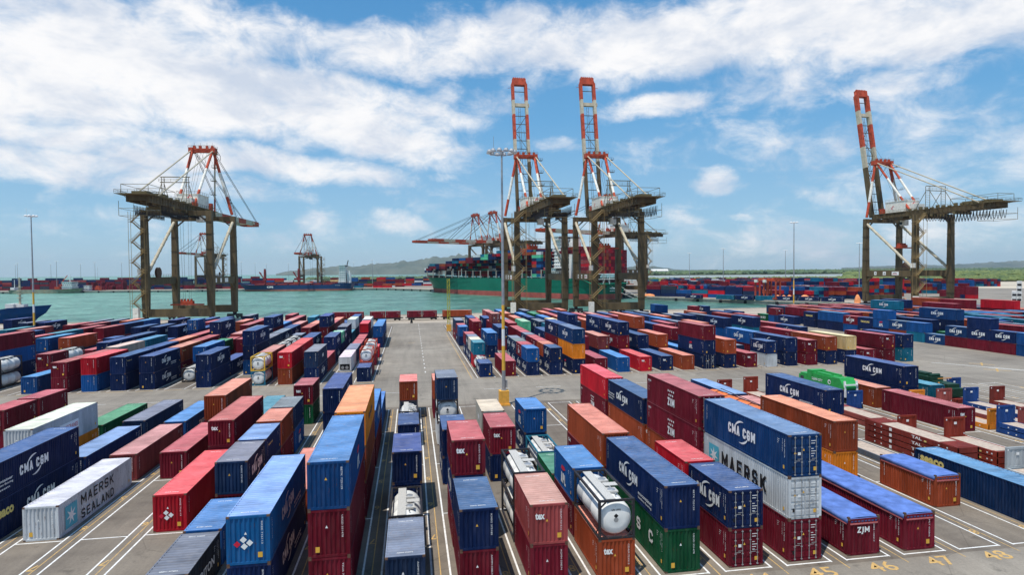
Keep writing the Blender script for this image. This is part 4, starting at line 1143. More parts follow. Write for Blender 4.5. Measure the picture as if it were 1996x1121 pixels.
# lattice tower
t = thing('lattice_tower', 'thin yellow-green lattice tower on a yellow block by the roadway', 'lattice tower', (12.4, 205.8, 0))
YG = flat('yellow_green_paint', (.42, .40, .04), .6, rust=.1); b = MB(); h = 17.6; w_ = .42
for sx in (-1, 1):
    for sy in (-1, 1): b.tube((sx*w_, sy*w_, 2.2), (sx*w_, sy*w_, h), .07, 5)
for k in range(16):
    z0, z1 = 2.2+(h-2.2)*k/16, 2.2+(h-2.2)*(k+1)/16; s = 1 if k % 2 else -1
    for q in (-1, 1): b.tube((-s*w_, q*w_, z0), (s*w_, q*w_, z1), .045, 4); b.tube((q*w_, -s*w_, z0), (q*w_, s*w_, z1), .045, 4)
    b.box(-w_, w_, -w_-.03, -w_+.03, z1-.04, z1+.04); b.box(-w_, w_, w_-.03, w_+.03, z1-.04, z1+.04)
b.build('frame', YG, t); b = MB(); b.box(-.75, .75, -.75, .75, 0, 2.2); b.build('plinth', CORNG, t)
# rail wagons and their containers
def wag_box(x, y, z, L, H, c, label, lg='', rz=-math.pi/2, grp='containers on the rail wagons', v=5):
    t = thing('shipping_container', label, 'shipping container', (x, y, z), rz, grp)
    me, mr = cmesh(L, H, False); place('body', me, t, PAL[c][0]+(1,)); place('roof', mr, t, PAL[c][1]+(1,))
    if lg: place('lettering', letter_mesh(L, H, lg), t)
    place('marking', mark_mesh(L, H, v), t); return t
def wagon_make():
    t = thing('rail_wagon', '', 'rail wagon', (0, 0, 0), 0, 'rail wagons on the quay track'); L = 13.4
    b = MB()
    for s in (-1, 1): b.box(0, L, s*1.15-.1, s*1.15+.1, .85, 1.15)
    for k in range(6): b.box(.05+k*(L-.3)/5, .25+k*(L-.3)/5, -1.2, 1.2, .86, 1.1)
    b.box(2, L-2, -.2, .2, .55, .9); b.build('frame', DSTEEL, t)
    for cx_ in (2.1, L-2.1):
        b = MB(); b.box(cx_-1.3, cx_+1.3, -1.0, -.85, .35, .75); b.box(cx_-1.3, cx_+1.3, .85, 1.0, .35, .75); b.box(cx_-.2, cx_+.2, -.9, .9, .4, .86); bo = b.build('bogie', DSTEEL, t)
        for q in (-.9, .9):
            w_ = MB()
            for s in (-1, 1): w_.lathe([(.2, -.06), (.46, -.06), (.46, .06), (.2, .06)], (cx_+q, s*.75, .46), 'y', 14)
            w_.tube((cx_+q, -.75, .46), (cx_+q, .75, .46), .08, 6); w_.build('wheel', DSTEEL, bo)
    b = MB()
    for e in (-.35, L): b.box(e, e+.35, -.8, -.6, .85, 1.1); b.box(e, e+.35, .6, .8, .85, 1.1)
    b.build('buffer', DSTEEL, t); return t
def pxz(px, py, z=0):
    hy = 531-.0087*(px-790); Zc = (20.035-z)*F_PX/(py-hy); return cw((px-998)/F_PX*Zc, Zc)
W0 = wagon_make(); wy = 257
def xat(px): 
    a = math.atan((px-998)/F_PX)+YAW; return wy*math.tan(a)
for i, (p0, lb) in enumerate(((646, 'leftmost rail wagon on the quay track, carrying two maroon containers'), (719, 'rail wagon second from the left on the quay track'), (791, 'rail wagon third from the left on the quay track'), (859, 'rightmost rail wagon, carrying one long orange-brown container'))):
    x0 = xat(p0)
    if i == 0: W0.location = (x0, wy, .09); W0['label'] = lb; g_ = W0
    else: g_ = dup(W0, (x0, wy, .09), 0, lb)
    z = 1.25
    if i < 3:
        wag_box(x0+.3, wy, z, 6.058, 2.591, 'M', f'short maroon container on {["leftmost", "second", "third"][i]} rail wagon, left-hand one'); wag_box(x0+6.6, wy, z, 6.058, 2.591, 'M', f'short maroon container on {["leftmost", "second", "third"][i]} rail wagon, right-hand one', v=6)
    else: wag_box(x0+.6, wy, z, 12.192, 2.591, 'O', 'long rust orange container on the rightmost rail wagon')
# empty trailer chassis on the pale quay
t = thing('trailer_chassis', 'empty black trailer chassis parked on the pale ground near the banded mast', 'trailer', (*cw(100, 240), 0), -.15)
b = MB(); L = 12.5
for s in (-1, 1): b.box(0, L, s*.5-.08, s*.5+.08, 1.0, 1.3)
for k in range(5): b.box(.1+k*3, .35+k*3, -1.2, 1.2, 1.05, 1.25)
b.box(2.4, 2.6, -.7, .7, 0, 1.0); b.build('frame', DSTEEL, t)
for xx in (L-1.2, L-2.5):
    for s in (-1, 1): w_ = MB(); w_.lathe([(.3, -.2), (.5, -.2), (.5, .2), (.3, .2)], (xx, s*.95, .5), 'y', 14); w_.build('wheel', BLACK, t)
# ---------------------------------------------------------------- ship-to-shore gantry cranes
def stripes(a, b, r, cuts, mb, n=10, sq=None):
    a, b = Vector(a), Vector(b); L = (b-a).length; d = (b-a)/L; c = [0]+[q for q, _ in cuts]
    for i in range(len(cuts)):
        p, q = a+d*L*c[i], a+d*L*c[i+1]
        if sq: mb.beam(p, q, sq[0], sq[1], cuts[i][1], up=(1, 0, 0))
        else: mb.tube(p, q, r, n, cuts[i][1])
CM4 = [OLIVE, CRED, CWHT, CREAM]
def rail_line(mb, a, b, h=1.1, step=2.2, r=.05):
    a, b = Vector(a), Vector(b); L = (b-a).length; n = max(1, int(L/step)); u = Vector((0, 0, h))
    mb.tube(a+u, b+u, r, 4); mb.tube(a+u*.5, b+u*.5, r*.8, 4)
    for k in range(n+1): p = a+(b-a)*k/n; mb.tube(p, p+u, r, 4)
STAIR = flat('ochre_stair_paint', (.30, .21, .09), .6, rust=.1)
def crane_make(up, label, spread_y, spread_z, s=21., g=28.5):
    t = thing('gantry_crane', label, 'gantry crane', (0, 0, 0), 0, 'ship-to-shore gantry cranes'); hx = s/2; GB, GT = 45., 47.7
    for sx in (-1, 1):
        for yy in (0, g):
            b = MB(); b.beam((sx*hx, yy, 3.2), (sx*hx, yy, 19), 2.2, 1.9, 0, (0, 1, 0), 2.7, 2.5); b.beam((sx*hx, yy, 19), (sx*hx, yy, 45.2), 2.5, 2.2, 0, (0, 1, 0), 2.1, 1.9)
            for z in (8, 13, 24, 30, 36, 41): b.box(sx*hx-1.35, sx*hx+1.35, yy-1.25, yy+1.25, z, z+.12)
            b.build('leg', OLIVE, t)
            q = MB(); q.box(sx*hx-3.2, sx*hx+3.2, yy-.5, yy+.5, 1.5, 2.3)
            for k in (-1, 1): q.box(sx*hx+k*1.9-1.4, sx*hx+k*1.9+1.4, yy-.6, yy+.6, .7, 1.4)
            q.box(sx*hx-.7, sx*hx+.7, yy-.5, yy+.5, 2.3, 3.2); bo = q.build('bogie', DSTEEL, t)
            q = MB()
            for k in (-2.9, -1.2, 1.2, 2.9): q.lathe([(.2, -.2), (.42, -.2), (.42, .2), (.2, .2)], (sx*hx+k, yy, .45), 'y', 12)
            q.build('wheel', DSTEEL, bo)
    for yy in (0, g):
        b = MB(); b.box(-hx-1.2, hx+1.2, yy-.75, yy+.75, 3.0, 6.2)
        for k in range(6): b.box(-hx+2+k*3.3, -hx+2.25+k*3.3, yy-.82, yy+.82, 4.0, 4.8)
        b.build('sill_beam', OLIVE, t)
        b = MB(); b.box(-hx-1, hx+1, yy-.9, yy+.9, 43.2, 45.1)
        b.beam((-hx, yy, 40), (-hx+4, yy, 43.4), .5, .5); b.beam((hx, yy, 40), (hx-4, yy, 43.4), .5, .5); b.build('cross_beam', OLIVE, t)
    for sx in (-1, 1):
        b = MB(); b.box(sx*hx-.75, sx*hx+.75, 1.1, g-1.1, 15.8, 18.8)
        b.beam((sx*hx, .9, 13.5), (sx*hx, 4.5, 16.4), .9, 1.0); b.beam((sx*hx, g-.9, 13.5), (sx*hx, g-4.5, 16.4), .9, 1.0); pb = b.build('portal_beam', OLIVE, t)
        h = MB(); rail_line(h, (sx*hx+.6*sx, 1, 18.8), (sx*hx+.6*sx, g-1, 18.8)); h.build('handrail', RAIL, pb)
        b = MB(); b.tube((sx*hx, g-.6, 42.5), (sx*hx, 1.4, 20), .62, 12); [b.tube((sx*hx, g-.6-(g-2)*k/9, 42.5-22.5*k/9), (sx*hx, g-.9-(g-2)*k/9, 42.2-22.5*k/9), .74, 12) for k in range(1, 9)]
        b.build('diagonal_brace', CREAM, t)
        b = MB(); x = sx*3.3; b.box(x-.55, x+.55, -31, g+3.2, GB+.15, GT)
        for k in range(28): yy = -30+k*2.2; b.box(x-.66, x+.66, yy, yy+.15, GB+.1, GT+.06)
        b.build('girder', OLIVE, t)
        b = MB(); x2 = sx*5.0; b.box(x2-.55, x2+.55, -31.5, g+2, GT-.35, GT-.22); rail_line(b, (x2+.5*sx, -31.5, GT-.2), (x2+.5*sx, g+2, GT-.2)); b.box(min(sx*3.6, x2), max(sx*3.6, x2), -31, -30.8, GT-.5, GT-.3)
        for k in range(14): yy = -30+k*4.4; b.beam((sx*3.8, yy, GT-1.6), (x2, yy, GT-.35), .12, .12)
        b.build('walkway', RAIL, t)
    b = MB()
    for yy in (-30.8, -24, -15, -6, 5, 13, 21, g+2): b.box(-3, 3, yy-.35, yy+.35, GB+.6, GT-.2)
    b.build('tie_beam', OLIVE, t)
    # landside end platforms and service frames
    b = MB(); b.box(-5.5, 5.5, -35.5, -27, GT-.3, GT-.15)
    for z in (GT, GT+.0): rail_line(b, (-5.5, -35.5, z), (5.5, -35.5, z)); rail_line(b, (-5.5, -35.5, z), (-5.5, -27, z)); rail_line(b, (5.5, -35.5, z), (5.5, -27, z))
    for x in (-4.4, 4.4):
        for yy in (-33, -22, -12): b.tube((x, yy, GT), (x, yy, GT+3.2), .09, 5)
        b.tube((x, -33, GT+3.2), (x, -12, GT+3.2), .09, 5)
    for yy in (-33, -22, -12): b.tube((-4.4, yy, GT+3.2), (4.4, yy, GT+3.2), .09, 5)
    for yy in (-34.5, -24.5):
        for x in (-4.5, 4.5): b.tube((x, yy, GB), (x, yy, GB-5), .08, 5)
    for z in (GB-2.5, GB-5):
        for x in (-4.5, 4.5): b.tube((x, -34.5, z), (x, -24.5, z), .07, 5)
        for yy in (-34.5, -24.5): b.tube((-4.5, yy, z), (4.5, yy, z), .07, 5)
    b.box(-2.5, 2.5, -30, -25, GT, GT+1.2); b.box(-1.5, 3.2, -20, -15, GT, GT+1.6)
    for x in (-4.6, 4.6):
        for yy in (-2, .2): b.tube((x, yy, GT), (x, yy, GT+10.5), .12, 5)
        for k in range(12): b.tube((x, -2, GT+.8*k+.6), (x, .2, GT+.8*k+.6), .05, 4)
        b.beam((x, -7, GT+.2), (x, -2, GT+8), .18, .18); b.beam((x, 5.5, GT+.2), (x, .2, GT+8), .18, .18)
    for z in (GT+8.4, GT+10.5): b.beam((-5.6, -1, z), (5.6, -1, z), .3, .3)
    rail_line(b, (-5.6, -2.2, GT+8.5), (5.6, -2.2, GT+8.5))
    for k in range(14): yy = -29+k*2.9; b.box(-4.0, -3.1, yy, yy+1.3, GT+.05, GT+.55+.35*(k % 3)); b.box(3.0, 4.0, yy+.7, yy+1.7, GT+.05, GT+.5+.4*(k % 2))
    for yy in (-14, -3, 8): b.box(-4.9, 4.9, yy-.6, yy+.6, GB-1.1, GB+.1)
    b.build('service_platform', RAIL, t)
    b = MB()
    for q in ((-4.2, 22, 2.2), (2.8, 23, 3.0), (-1, 25, 1.8), (3.2, 5, 1.6)): b.box(q[0], q[0]+1.6, g+q[1]-26, g+q[1]-24, GT, GT+q[2])
    for yy in (g-3.6, g-1.4): rail_line(b, (-4.4, yy, GT+1.5), (4.4, yy, GT+1.5))
    b.build('winch', CRED, t)
    # machinery house with emblem
    b = MB(); b.box(-4.2, 4.2, g-17, g-5.5, GT, GT+5.2); b.box(-4.4, 4.4, g-17.2, g-5.3, GT+5.2, GT+5.4); b.box(-3.2, 3.2, g-21, g-17, GT, GT+3.2); mh = b.build('machinery_house', CWHT, t)
    b = MB(); rail_line(b, (-4.3, g-17, GT+5.4), (-4.3, g-5.5, GT+5.4)); rail_line(b, (4.3, g-17, GT+5.4), (4.3, g-5.5, GT+5.4)); rail_line(b, (-4.3, g-17, GT+5.4), (4.3, g-17, GT+5.4)); b.build('handrail', RAIL, mh)
    b = MB()
    for pl in (Plate(b, (-4.23, g-9, GT+2), (0, -1, 0)), Plate(b, (0, g-17.25, GT+3.6), (1, 0, 0))):
        pl.poly([(0, 0), (1.1, 1.3), (1.5, 1.3), (.6, .2), (1.0, -.6), (.6, -.6)], 2); pl.poly([(1.2, .5), (1.9, .9), (1.6, .3)], 2)
    b.build('emblem', LMATS, mh)
    # A-frame
    AY, AZ = g+.6, 75.
    b = MB(); b.box(-4.8, 4.8, AY-1.1, AY+1.1, AZ-1.7, AZ, 1)
    for x in (-4.6, 4.6): b.box(x-.9, x+.9, AY-1.6, AY+1.8, AZ-1.9, AZ+.3, 1)
    rail_line(b, (-5.6, AY-1.6, AZ+.1), (5.6, AY-1.6, AZ+.1)); rail_line(b, (-5.6, AY+1.6, AZ+.1), (5.6, AY+1.6, AZ+.1))
    for x in (-3.5, -1, 1.8, 4): b.box(x-.5, x+.5, AY-.4, AY+.4, AZ, AZ+1.3, 1); b.tube((x, AY, AZ), (x, AY, AZ+2.6), .05, 4)
    b.build('apex_beam', CM4, t)
    for sx in (-1, 1):
        b = MB(); stripes((sx*4.4, AY, AZ-1), (sx*(hx-.3), g, 46), .62, [(.34, 1), (.72, 2), (1, 1)], b); b.build('front_strut', CM4, t)
        b = MB(); stripes((sx*4.2, AY-.5, AZ-1), (sx*3.3, g-19, GT), .55, [(.34, 1), (.72, 2), (1, 1)], b); b.build('rear_strut', CM4, t)
        b = MB(); b.tube((sx*4.6, AY, AZ-.6), (sx*4.2, -25, GT+.2), .28, 8); b.build('backstay', CREAM, t)
    b = MB()
    for z in range(48, 74, 6): b.box(5.2, 7.4, AY-3.2+(74-z)*-.22, AY-1.2+(74-z)*-.22, z, z+.1); rail_line(b, (5.2, AY-3.2-(74-z)*.22, z), (7.4, AY-3.2-(74-z)*.22, z), 1, 1)
    stripes((5.0, AY, AZ-1.5), (6.6, AY-6, 47), .35, [(.3, 1), (.8, 3), (1, 1)], b); b.path([(5.2, AY, AZ+.5), (7.0, AY+.8, AZ-3), (7.2, AY+.3, AZ-5)], .12)
    b.build('access_ladder', CM4, t)
    # boom
    ang = math.radians(80.5 if up else 0.3); H0 = Vector((0, g+3.6, GB+1.4)); d = Vector((0, math.cos(ang), math.sin(ang))); nrm = Vector((0, -math.sin(ang), math.cos(ang))); BL = 70 if up else 66
    cuts = [(.40, 0), (.57, 3), (.76, 1), (.87, 3), (1, 1)] if up else [(.12, 3), (.3, 1), (.48, 3), (.66, 1), (.84, 3), (1, 1)]
    bo = None
    for sx in (-1, 1):
        b = MB(); o = Vector((sx*3.3, 0, 0)); stripes(H0+o, H0+o+d*(BL-3), .5, cuts, b, sq=(2.4, 1.25))
        b.beam(H0+o+d*(BL-3), H0+o*.72+d*BL, 1.4, 1.1, 1, (1, 0, 0))
        b.build('boom_girder', CM4, t)
    b = MB()
    for k in range(1, 16):
        if up or k: p = H0+d*(BL*.96*k/16); 
        if k not in (13, 14): b.beam(p-Vector((2.8, 0, 0)), p+Vector((2.8, 0, 0)), .28, .28, 0 if k < 7 else 0)
    for k in range(4, 12, 2):
        p, q = H0+d*(BL*.96*k/16), H0+d*(BL*.96*(k+2)/16); sgn = 1 if k % 4 else -1; b.beam(p-Vector((2.8*sgn, 0, 0)), q+Vector((2.8*sgn, 0, 0)), .2, .2)
    for x in (-.8, .1): b.beam(H0+Vector((x, 0, 0))+d*2, H0+Vector((x, 0, 0))+d*BL*.78, .12, .12, 0)
    for k in range(20): p = H0+d*(3+k*2.6); b.beam(p-Vector((.8, 0, 0)), p+Vector((.1, 0, 0)), .08, .08)
    b.build('boom_bracing', OLIVE, t)
    b = MB(); p = H0+d*(BL-2); b.beam(p-Vector((3.3, 0, 0)), p+Vector((3.3, 0, 0)), 3.4, 2.2, 1, tuple(nrm)); 
    for k in range(6): q = p+d*1.6+Vector((-2.6+k*1.05, 0, 0)); b.beam(q-d*.3, q+d*.9, .5, .5, 1)
    p2 = H0+d*(BL*.8); b.beam(p2-Vector((4.0, 0, 0)), p2+Vector((4.6, 0, 0)), 1.6, 1.4, 3, tuple(nrm))
    for x in (-4.2, 4.2): b.beam(p+Vector((x, 0, 0))-d*3, p+Vector((x*1.35, 0, 0))-d*3.3, .15, .15, 1)
    b.build('boom_tip', CM4, t)
    b = MB(); A = Vector((0, AY, AZ-.3))
    for sx in (-1, 1):
        for f in ((.45, .95) if not up else (.28,)):
            q = H0+Vector((sx*3.2, 0, 0))+d*BL*f+nrm*1.2*(0 if up else 1); b.tube(A+Vector((sx*4.2, 0, 0)), q, .13 if not up else .1, 6)
            if not up: b.tube(A+Vector((sx*3.6, 0, 0)), q+Vector((-sx*.5, 0, 0)), .1, 5)
        b.tube(A+Vector((sx*1.4, 0, 0)), H0+Vector((sx*1.4, 0, 0))+d*BL*.62, .05, 4); b.tube(A+Vector((sx*2, 0, 0)), (sx*2, g-10, GT+5), .05, 4); b.tube(A+Vector((sx*.6, 0, 0)), (sx*.6, g-12, GT+5), .05, 4)
    b.build('boom_stay', DSTEEL, t)
    # trolley, cab, ropes, spreader, cable loops
    b = MB(); b.box(-3.6, 3.6, spread_y-3.5, spread_y+3.5, GB-.7, GB+.1); b.box(-2.6, 2.6, spread_y-2.5, spread_y+2.5, GB-1.1, GB-.7); tr = b.build('trolley', OLIVE, t)
    b = MB(); b.box(3.4, 6.2, spread_y+2, spread_y+4.6, GB-3.6, GB-.9); cb_ = b.build('operator_cab', CWHT, t); b = MB(); b.box(3.38, 6.22, spread_y+3.1, spread_y+4.62, GB-3.2, GB-1.8); b.build('window', GLASS, cb_)
    b = MB(); [b.tube((x, spread_y+yy, GB-1), (x*.7, spread_y+yy*.6, spread_z+1.8), .05, 4) for x in (-1.6, 1.6) for yy in (-1.5, 1.5)]; b.build('hoist_rope', DSTEEL, t)
    b = MB()
    for yy in (-.9, .9): b.beam((-6, spread_y+yy, spread_z), (6, spread_y+yy, spread_z), .4, .5, 0)
    for x in (-6, -3, 0, 3, 6): b.box(x-.2, x+.2, spread_y-1.2, spread_y+1.2, spread_z-.3, spread_z+.25)
    b.box(-2.4, 2.4, spread_y-1, spread_y+1, spread_z+.3, spread_z+1.5)
    for x in (-2.2, -1, .3, 1.6): b.box(x-.25, x+.25, spread_y-.6, spread_y+.6, spread_z+1.5, spread_z+2.3)
    b.build('spreader', CRED, t)
    b = MB(); y0, y1 = (-30, 8) if spread_y > 8 else (-24, 14); n = 26 if up else 34
    for x in (4.6, -4.4):
        for k in range(n):
            ya, yb = y0+(y1-y0)*k/n, y0+(y1-y0)*(k+1)/n
            if spread_y > 8 and k > n*.45: ya = y0+(y1-y0)*(.45+(k/n-.45)*1.0)
            dd = 3.6 if k < n*.6 else 2.2; b.path([(x, ya+(yb-ya)*u/6, GB-.4-dd*math.sin(math.pi*u/6)) for u in range(7)], .11)
    b.build('cable_loop', BLACK, t)
    # stair tower on the landside left leg
    b = MB(); n = 10; z0, z1 = 4.5, 44.5; xa, xb = (-hx-1.6, -hx+2.6) if up else (-hx-3.7, -hx+.3)
    for k in range(n):
        za, zb = z0+(z1-z0)*k/n, z0+(z1-z0)*(k+1)/n; p, q = (xa, xb) if k % 2 else (xb, xa); yo = -1.5-.9*(k % 2)
        for yy in (yo-.45, yo+.45): b.beam((p, yy, za), (q, yy, zb), .14, .42, 0, (0, 1, 0)); b.tube((p, yy, za+1.05), (q, yy, zb+1.05), .07, 4)
        for u in range(10): f = (u+.5)/10; b.box(p+(q-p)*f-.13, p+(q-p)*f+.13, yo-.45, yo+.45, za+(zb-za)*f-.02, za+(zb-za)*f+.03)
        e = .9 if q > p else -.9; x0, x1 = min(q, q+e), max(q, q+e); b.box(x0, x1, -2.9, -1.0, zb-.1, zb+.02); rail_line(b, (q+e, -2.9, zb), (q+e, -1.0, zb), 1.1, 1.0, .06); rail_line(b, (q, -2.9, zb), (q+e, -2.9, zb), 1.1, 1.0, .06)
        b.box(x0, x1, -1.1, 0, zb-.25, zb-.1)
    for x in (xa-.9, xb+.9):
        for yy in (-2.9, -1.0): b.tube((x, yy, z0-1.5), (x, yy, z1), .08, 5)
    b.build('stair_tower', STAIR, t)
    b = MB(); b.box(-hx-3.4, -hx-1.4, -3.6, -1.9, 2.4, 6.8); b.box(-hx-2.4, -hx-1.1, -1.4, .4, 20, 22.2); b.build('electrical_cabinet', CWHT, t)
    b = MB()
    for u, (wd_, tx) in enumerate(((1.3, '4'), (1.6, ''), (3.6, ''))):
        pl = Plate(b, (-hx-.78, g-6-5.2*u, 16.5), (0, -1, 0)); pl.rect(0, 0, wd_*1.1, 1.7, 0); pl.o = pl.o+Vector((-.01, 0, 0))
        if tx: pl.text(tx, .4, .35, .6, 1.0, 3, .03)
        elif u == 1: pl.poly([(.2, .3), (.9, 1.2), (1.5, .4), (1.1, .3), (.8, .8), (.4, .3)], 3)
        else: pl.rect(.4, .5, 2.6, .25, 2); pl.rect(.7, 1.0, 2.0, .2, 3)
        b2 = Plate(b, (hx+.78, 3+5.2*u, 16.5), (0, 1, 0)); b2.rect(0, 0, wd_*1.1, 1.7, 0)
    b.build('number_plate', LMATS, t)
    b = MB()
    if True:
        b.lathe([(.3, -.5), (2.2, -.45), (2.2, -.35), (.6, -.3), (.6, .3), (2.2, .35), (2.2, .45), (.3, .5)], (-hx+1.9, 6.5, 20.6), 'x', 20)
    b.build('cable_reel', CORR, t)
    return t
def at(o, lcx, lcz, az, sc_=1.):    # camera-plan position of the landside leg centre
    x, y = cw(lcx, lcz); o.location = (x, y, 0); o.rotation_euler = (0, 0, -az); o.scale = (sc_,)*3
def az_cam(vx, vz): return math.atan2(vx, vz)+YAW
C1 = crane_make(True, 'gantry crane with raised boom, left of the middle pair', 17, 30); at(C1, 12.6, 262, az_cam(-5.7, 29))
C2 = dup(C1, (0, 0, 0), 0, 'gantry crane with raised boom, right one of the middle pair'); at(C2, 45.6, 262, az_cam(-5.3, 29))
C3 = dup(C1, (0, 0, 0), 0, 'gantry crane with raised leaning boom alone at the right'); at(C3, 199, 288.5, az_cam(-7.2, 28))
C4 = crane_make(False, 'gantry crane with lowered boom at the left, by the water', 8, 7.5, 24.5, 27.2); at(C4, -132.2, 242, az_cam(-3, 27))
for (wx, wz), az, s_, lb in (((-38.7, 666), (-.8, -.6), 1.09, 'distant gantry crane with lowered boom, leftmost behind the green ship'),
                            ((-18.9, 639), (-.8, -.6), 1.09, 'distant gantry crane with lowered boom, second behind the green ship'),
                            ((80.7, 506), (-.8, -.6), 1.09, 'gantry crane with lowered boom behind the stern of the green ship'),
                            ((-263, 790), (.117, -.993), .93, 'small distant gantry crane above the blue cargo ship'),
                            ((-402, 800), (.03, -1), .97, 'small distant gantry crane seen between the legs of the left crane')):
    c = dup(C4, (0, 0, 0), 0, lb); at(c, wx-az[0]*27.2*s_, wz-az[1]*27.2*s_, math.atan2(az[0], az[1])+YAW, s_)

# ---------------------------------------------------------------- ships
def hull(name, parent, L, B, dk, mats, boot, rake=8, flare=.75, sternw=.92, bulb=False, deckf=None, dz=-6):
    ts = [0, .02, .06, .12, .2, .4, .6, .7, .78, .85, .9, .94, .97, .99, 1.0]; mb = MB()
    def hw(t, f):    # half breadth; f 0 waterline 1 deck
        e0 = .62 if f == 0 else .80; a = 1 if t < e0 else max(0, 1-((t-e0)/(1-e0))**(1.7 if f == 0 else 2.6))
        s = 1 if t > .15 else (sternw if f else .55)+(1-(sternw if f else .55))*(t/.15)**.6
        return max(.12, B/2*a*s)
    zs = [dz, 0, boot, boot+(dk-boot)*.35, boot+(dk-boot)*.7, dk]; fr = [0, 0, .15, .35, .7, 1]
    P = []
    for t in ts:
        r_ = []
        dkz = deckf(t) if deckf else dk
        for z, f in zip(zs, fr):
            if z == dk: z = dkz
            h = hw(t, 0)*(1-f)+hw(t, 1)*f; xx = t*(L-rake)+rake*f*(t**3)-(2.5 if t < .001 else 0)*(1-f)*-1
            if z == dz: h *= .55
            r_.append((xx, h, z))
        P.append(r_)
    n = len(zs)
    for s in (-1, 1):
        vs = [(x, s*h, z) for r_ in P for x, h, z in r_]
        for i in range(len(ts)-1):
            for k in range(n-1):
                q = (i*n+k, (i+1)*n+k, (i+1)*n+k+1, i*n+k+1); 
                mb.add([vs[w] for w in q], [(0, 1, 2, 3) if s < 0 else (3, 2, 1, 0)], 1 if k < 2 else 0)
    mb.add([(P[0][k][0], -P[0][k][1], P[0][k][2]) for k in range(n)]+[(P[0][k][0], P[0][k][1], P[0][k][2]) for k in range(n)], [(k, k+1, k+1+n, k+n) for k in range(n-1)], 0)
    mb.add([(r_[-1][0], -r_[-1][1], r_[-1][2]-.6) for r_ in P]+[(r_[-1][0], r_[-1][1], r_[-1][2]-.6) for r_ in P], [(i, i+1, i+1+len(ts), i+len(ts)) for i in range(len(ts)-1)], 2)
    mb.m[-(len(ts)-1)-(n-1):-(len(ts)-1)] = [1, 1]+[0]*(n-3)
    o = mb.build(name, mats, parent); return o
SG = flat('green_hull_paint', (.004, .15, .09), .45, var=.12, scale=.06, rust=.0); BT = flat('red_boot_paint', (.38, .09, .07), .6, var=.25, scale=.15, rust=.1)
DK = flat('deck_paint', (.12, .05, .04), .7); SWH = flat('ship_white_paint', (.75, .75, .72), .45, var=.08, scale=.3, rust=.05)
def ship_at(o, sx, sz, ux, uz):
    x, y = cw(sx, sz); o.location = (x, y, -2.5); o.rotation_euler = (0, 0, math.atan2(-ux*math.sin(YAW)+uz*math.cos(YAW), ux*math.cos(YAW)+uz*math.sin(YAW)))
# big green container ship; local x from stern to bow, port side is -y
GS = thing('container_ship', 'large green container ship loaded high, moored behind the middle cranes', 'container ship')
ship_at(GS, 61.9+.8*20, 455+.6*20, -.6, .8); ux, uz = -.6, .8
GS.rotation_euler[2] += 0
hull('hull', GS, 290, 40, 16.4, [SG, BT, DK], 4.4, 14, deckf=lambda t: 12.2 if t < .045 else (16.4 if t < .88 else 16.4+3.0*(t-.88)/.12))
def tower(parent, x0, x1, w, floors, zb, name='accommodation_block', mat=None, fh=2.9):
    b = MB()
    for k in range(floors):
        q = w*(1 if k in (0, floors-1) else .82); b.box(x0+.4*k*.2, x1-.2*k, -q/2, q/2, zb+fh*k, zb+fh*(k+1)-.25); b.box(x0-.8, x1+.8, -q/2-.6, q/2+.6, zb+fh*(k+1)-.25, zb+fh*(k+1))
    o = b.build(name, mat or SWH, parent); g = MB()
    for k in range(floors):
        q = w*(1 if k in (0, floors-1) else .82); m_ = int(q/2.4)
        if k == floors-1: g.box(x1-.2*k-.1, x1-.2*k+.06, -q/2+.4, q/2-.4, zb+fh*k+1.2, zb+fh*k+2.2); g.box(x0-.06+.08*k, x0+.1+.08*k, -q/2+.4, q/2-.4, zb+fh*k+1.2, zb+fh*k+2.2)
        else:
            for i in range(m_):
                yy = -q/2+1+i*(q-2)/max(1, m_-1)
                for xx in (x0+.08*k-.05, x1-.2*k-.03): g.box(xx, xx+.1, yy-.3, yy+.3, zb+fh*k+1.1, zb+fh*k+1.9)
        for i in range(int((x1-x0)/2.4)):
            xx = x0+1.4+2.4*i
            for s in (-1, 1): g.box(xx-.3, xx+.3, s*q/2-.05, s*q/2+.05, zb+fh*k+1.1, zb+fh*k+1.9)
    g.build('window', GLASS, o); return o
tower(GS, 47, 60, 36, 3, 16); tower(GS, 49, 59, 24, 12, 16); 
b = MB(); b.box(40, 46, -4, 4, 16, 46); b.box(40.5, 45.5, -3, 3, 46, 49); b.build('funnel', SWH, GS)
b = MB(); b.tube((54, 0, 51), (54, 0, 60), .5); b.box(53.6, 54.4, -4, 4, 55, 55.4); b.box(53.8, 54.2, -1.5, 1.5, 58, 58.6); b.build('radar_mast', SWH, GS)
b = MB(); b.lathe([(.3, -4.2), (1.2, -3), (1.3, 0), (1.2, 3), (.3, 4.2)], (52, -18.2, 24), 'x', 12); b.build('lifeboat', CRED, GS)
b = MB()
for k in range(16):
    x = 63.5+k*12.9
    for s in (-1, 1): b.box(x-.35, x+.35, s*19.2-.4, s*19.2+.4, 16, 23.5)
    if k % 2 == 0: b.box(x-.5, x+.5, -19, 19, 22.8, 23.3)
for k in range(48): x = 14+4.4*k; b.box(x-.12, x+.12, -19.75, -19.5, 16, 18.2)
b.box(12, 225, -19.8, -19.7, 17.9, 18.0); b.build('lashing_bridge', CONC, GS)
b = MB()
for y in (-19, -13, -6, 0, 6, 13, 19): b.tube((-1.5, y, 12), (-1.5, y, 19.8), .22, 6)
for y0, y1 in ((-16, -13), (-16, -19), (-3, 0), (-3, -6), (10, 6), (10, 13)): b.tube((-1.5, y0, 19.6), (-1.5, y1, 12.2), .18, 5)
for z in (15.8, 19.8): b.tube((-1.5, -19.5, z), (-1.5, 19.5, z), .25, 6)
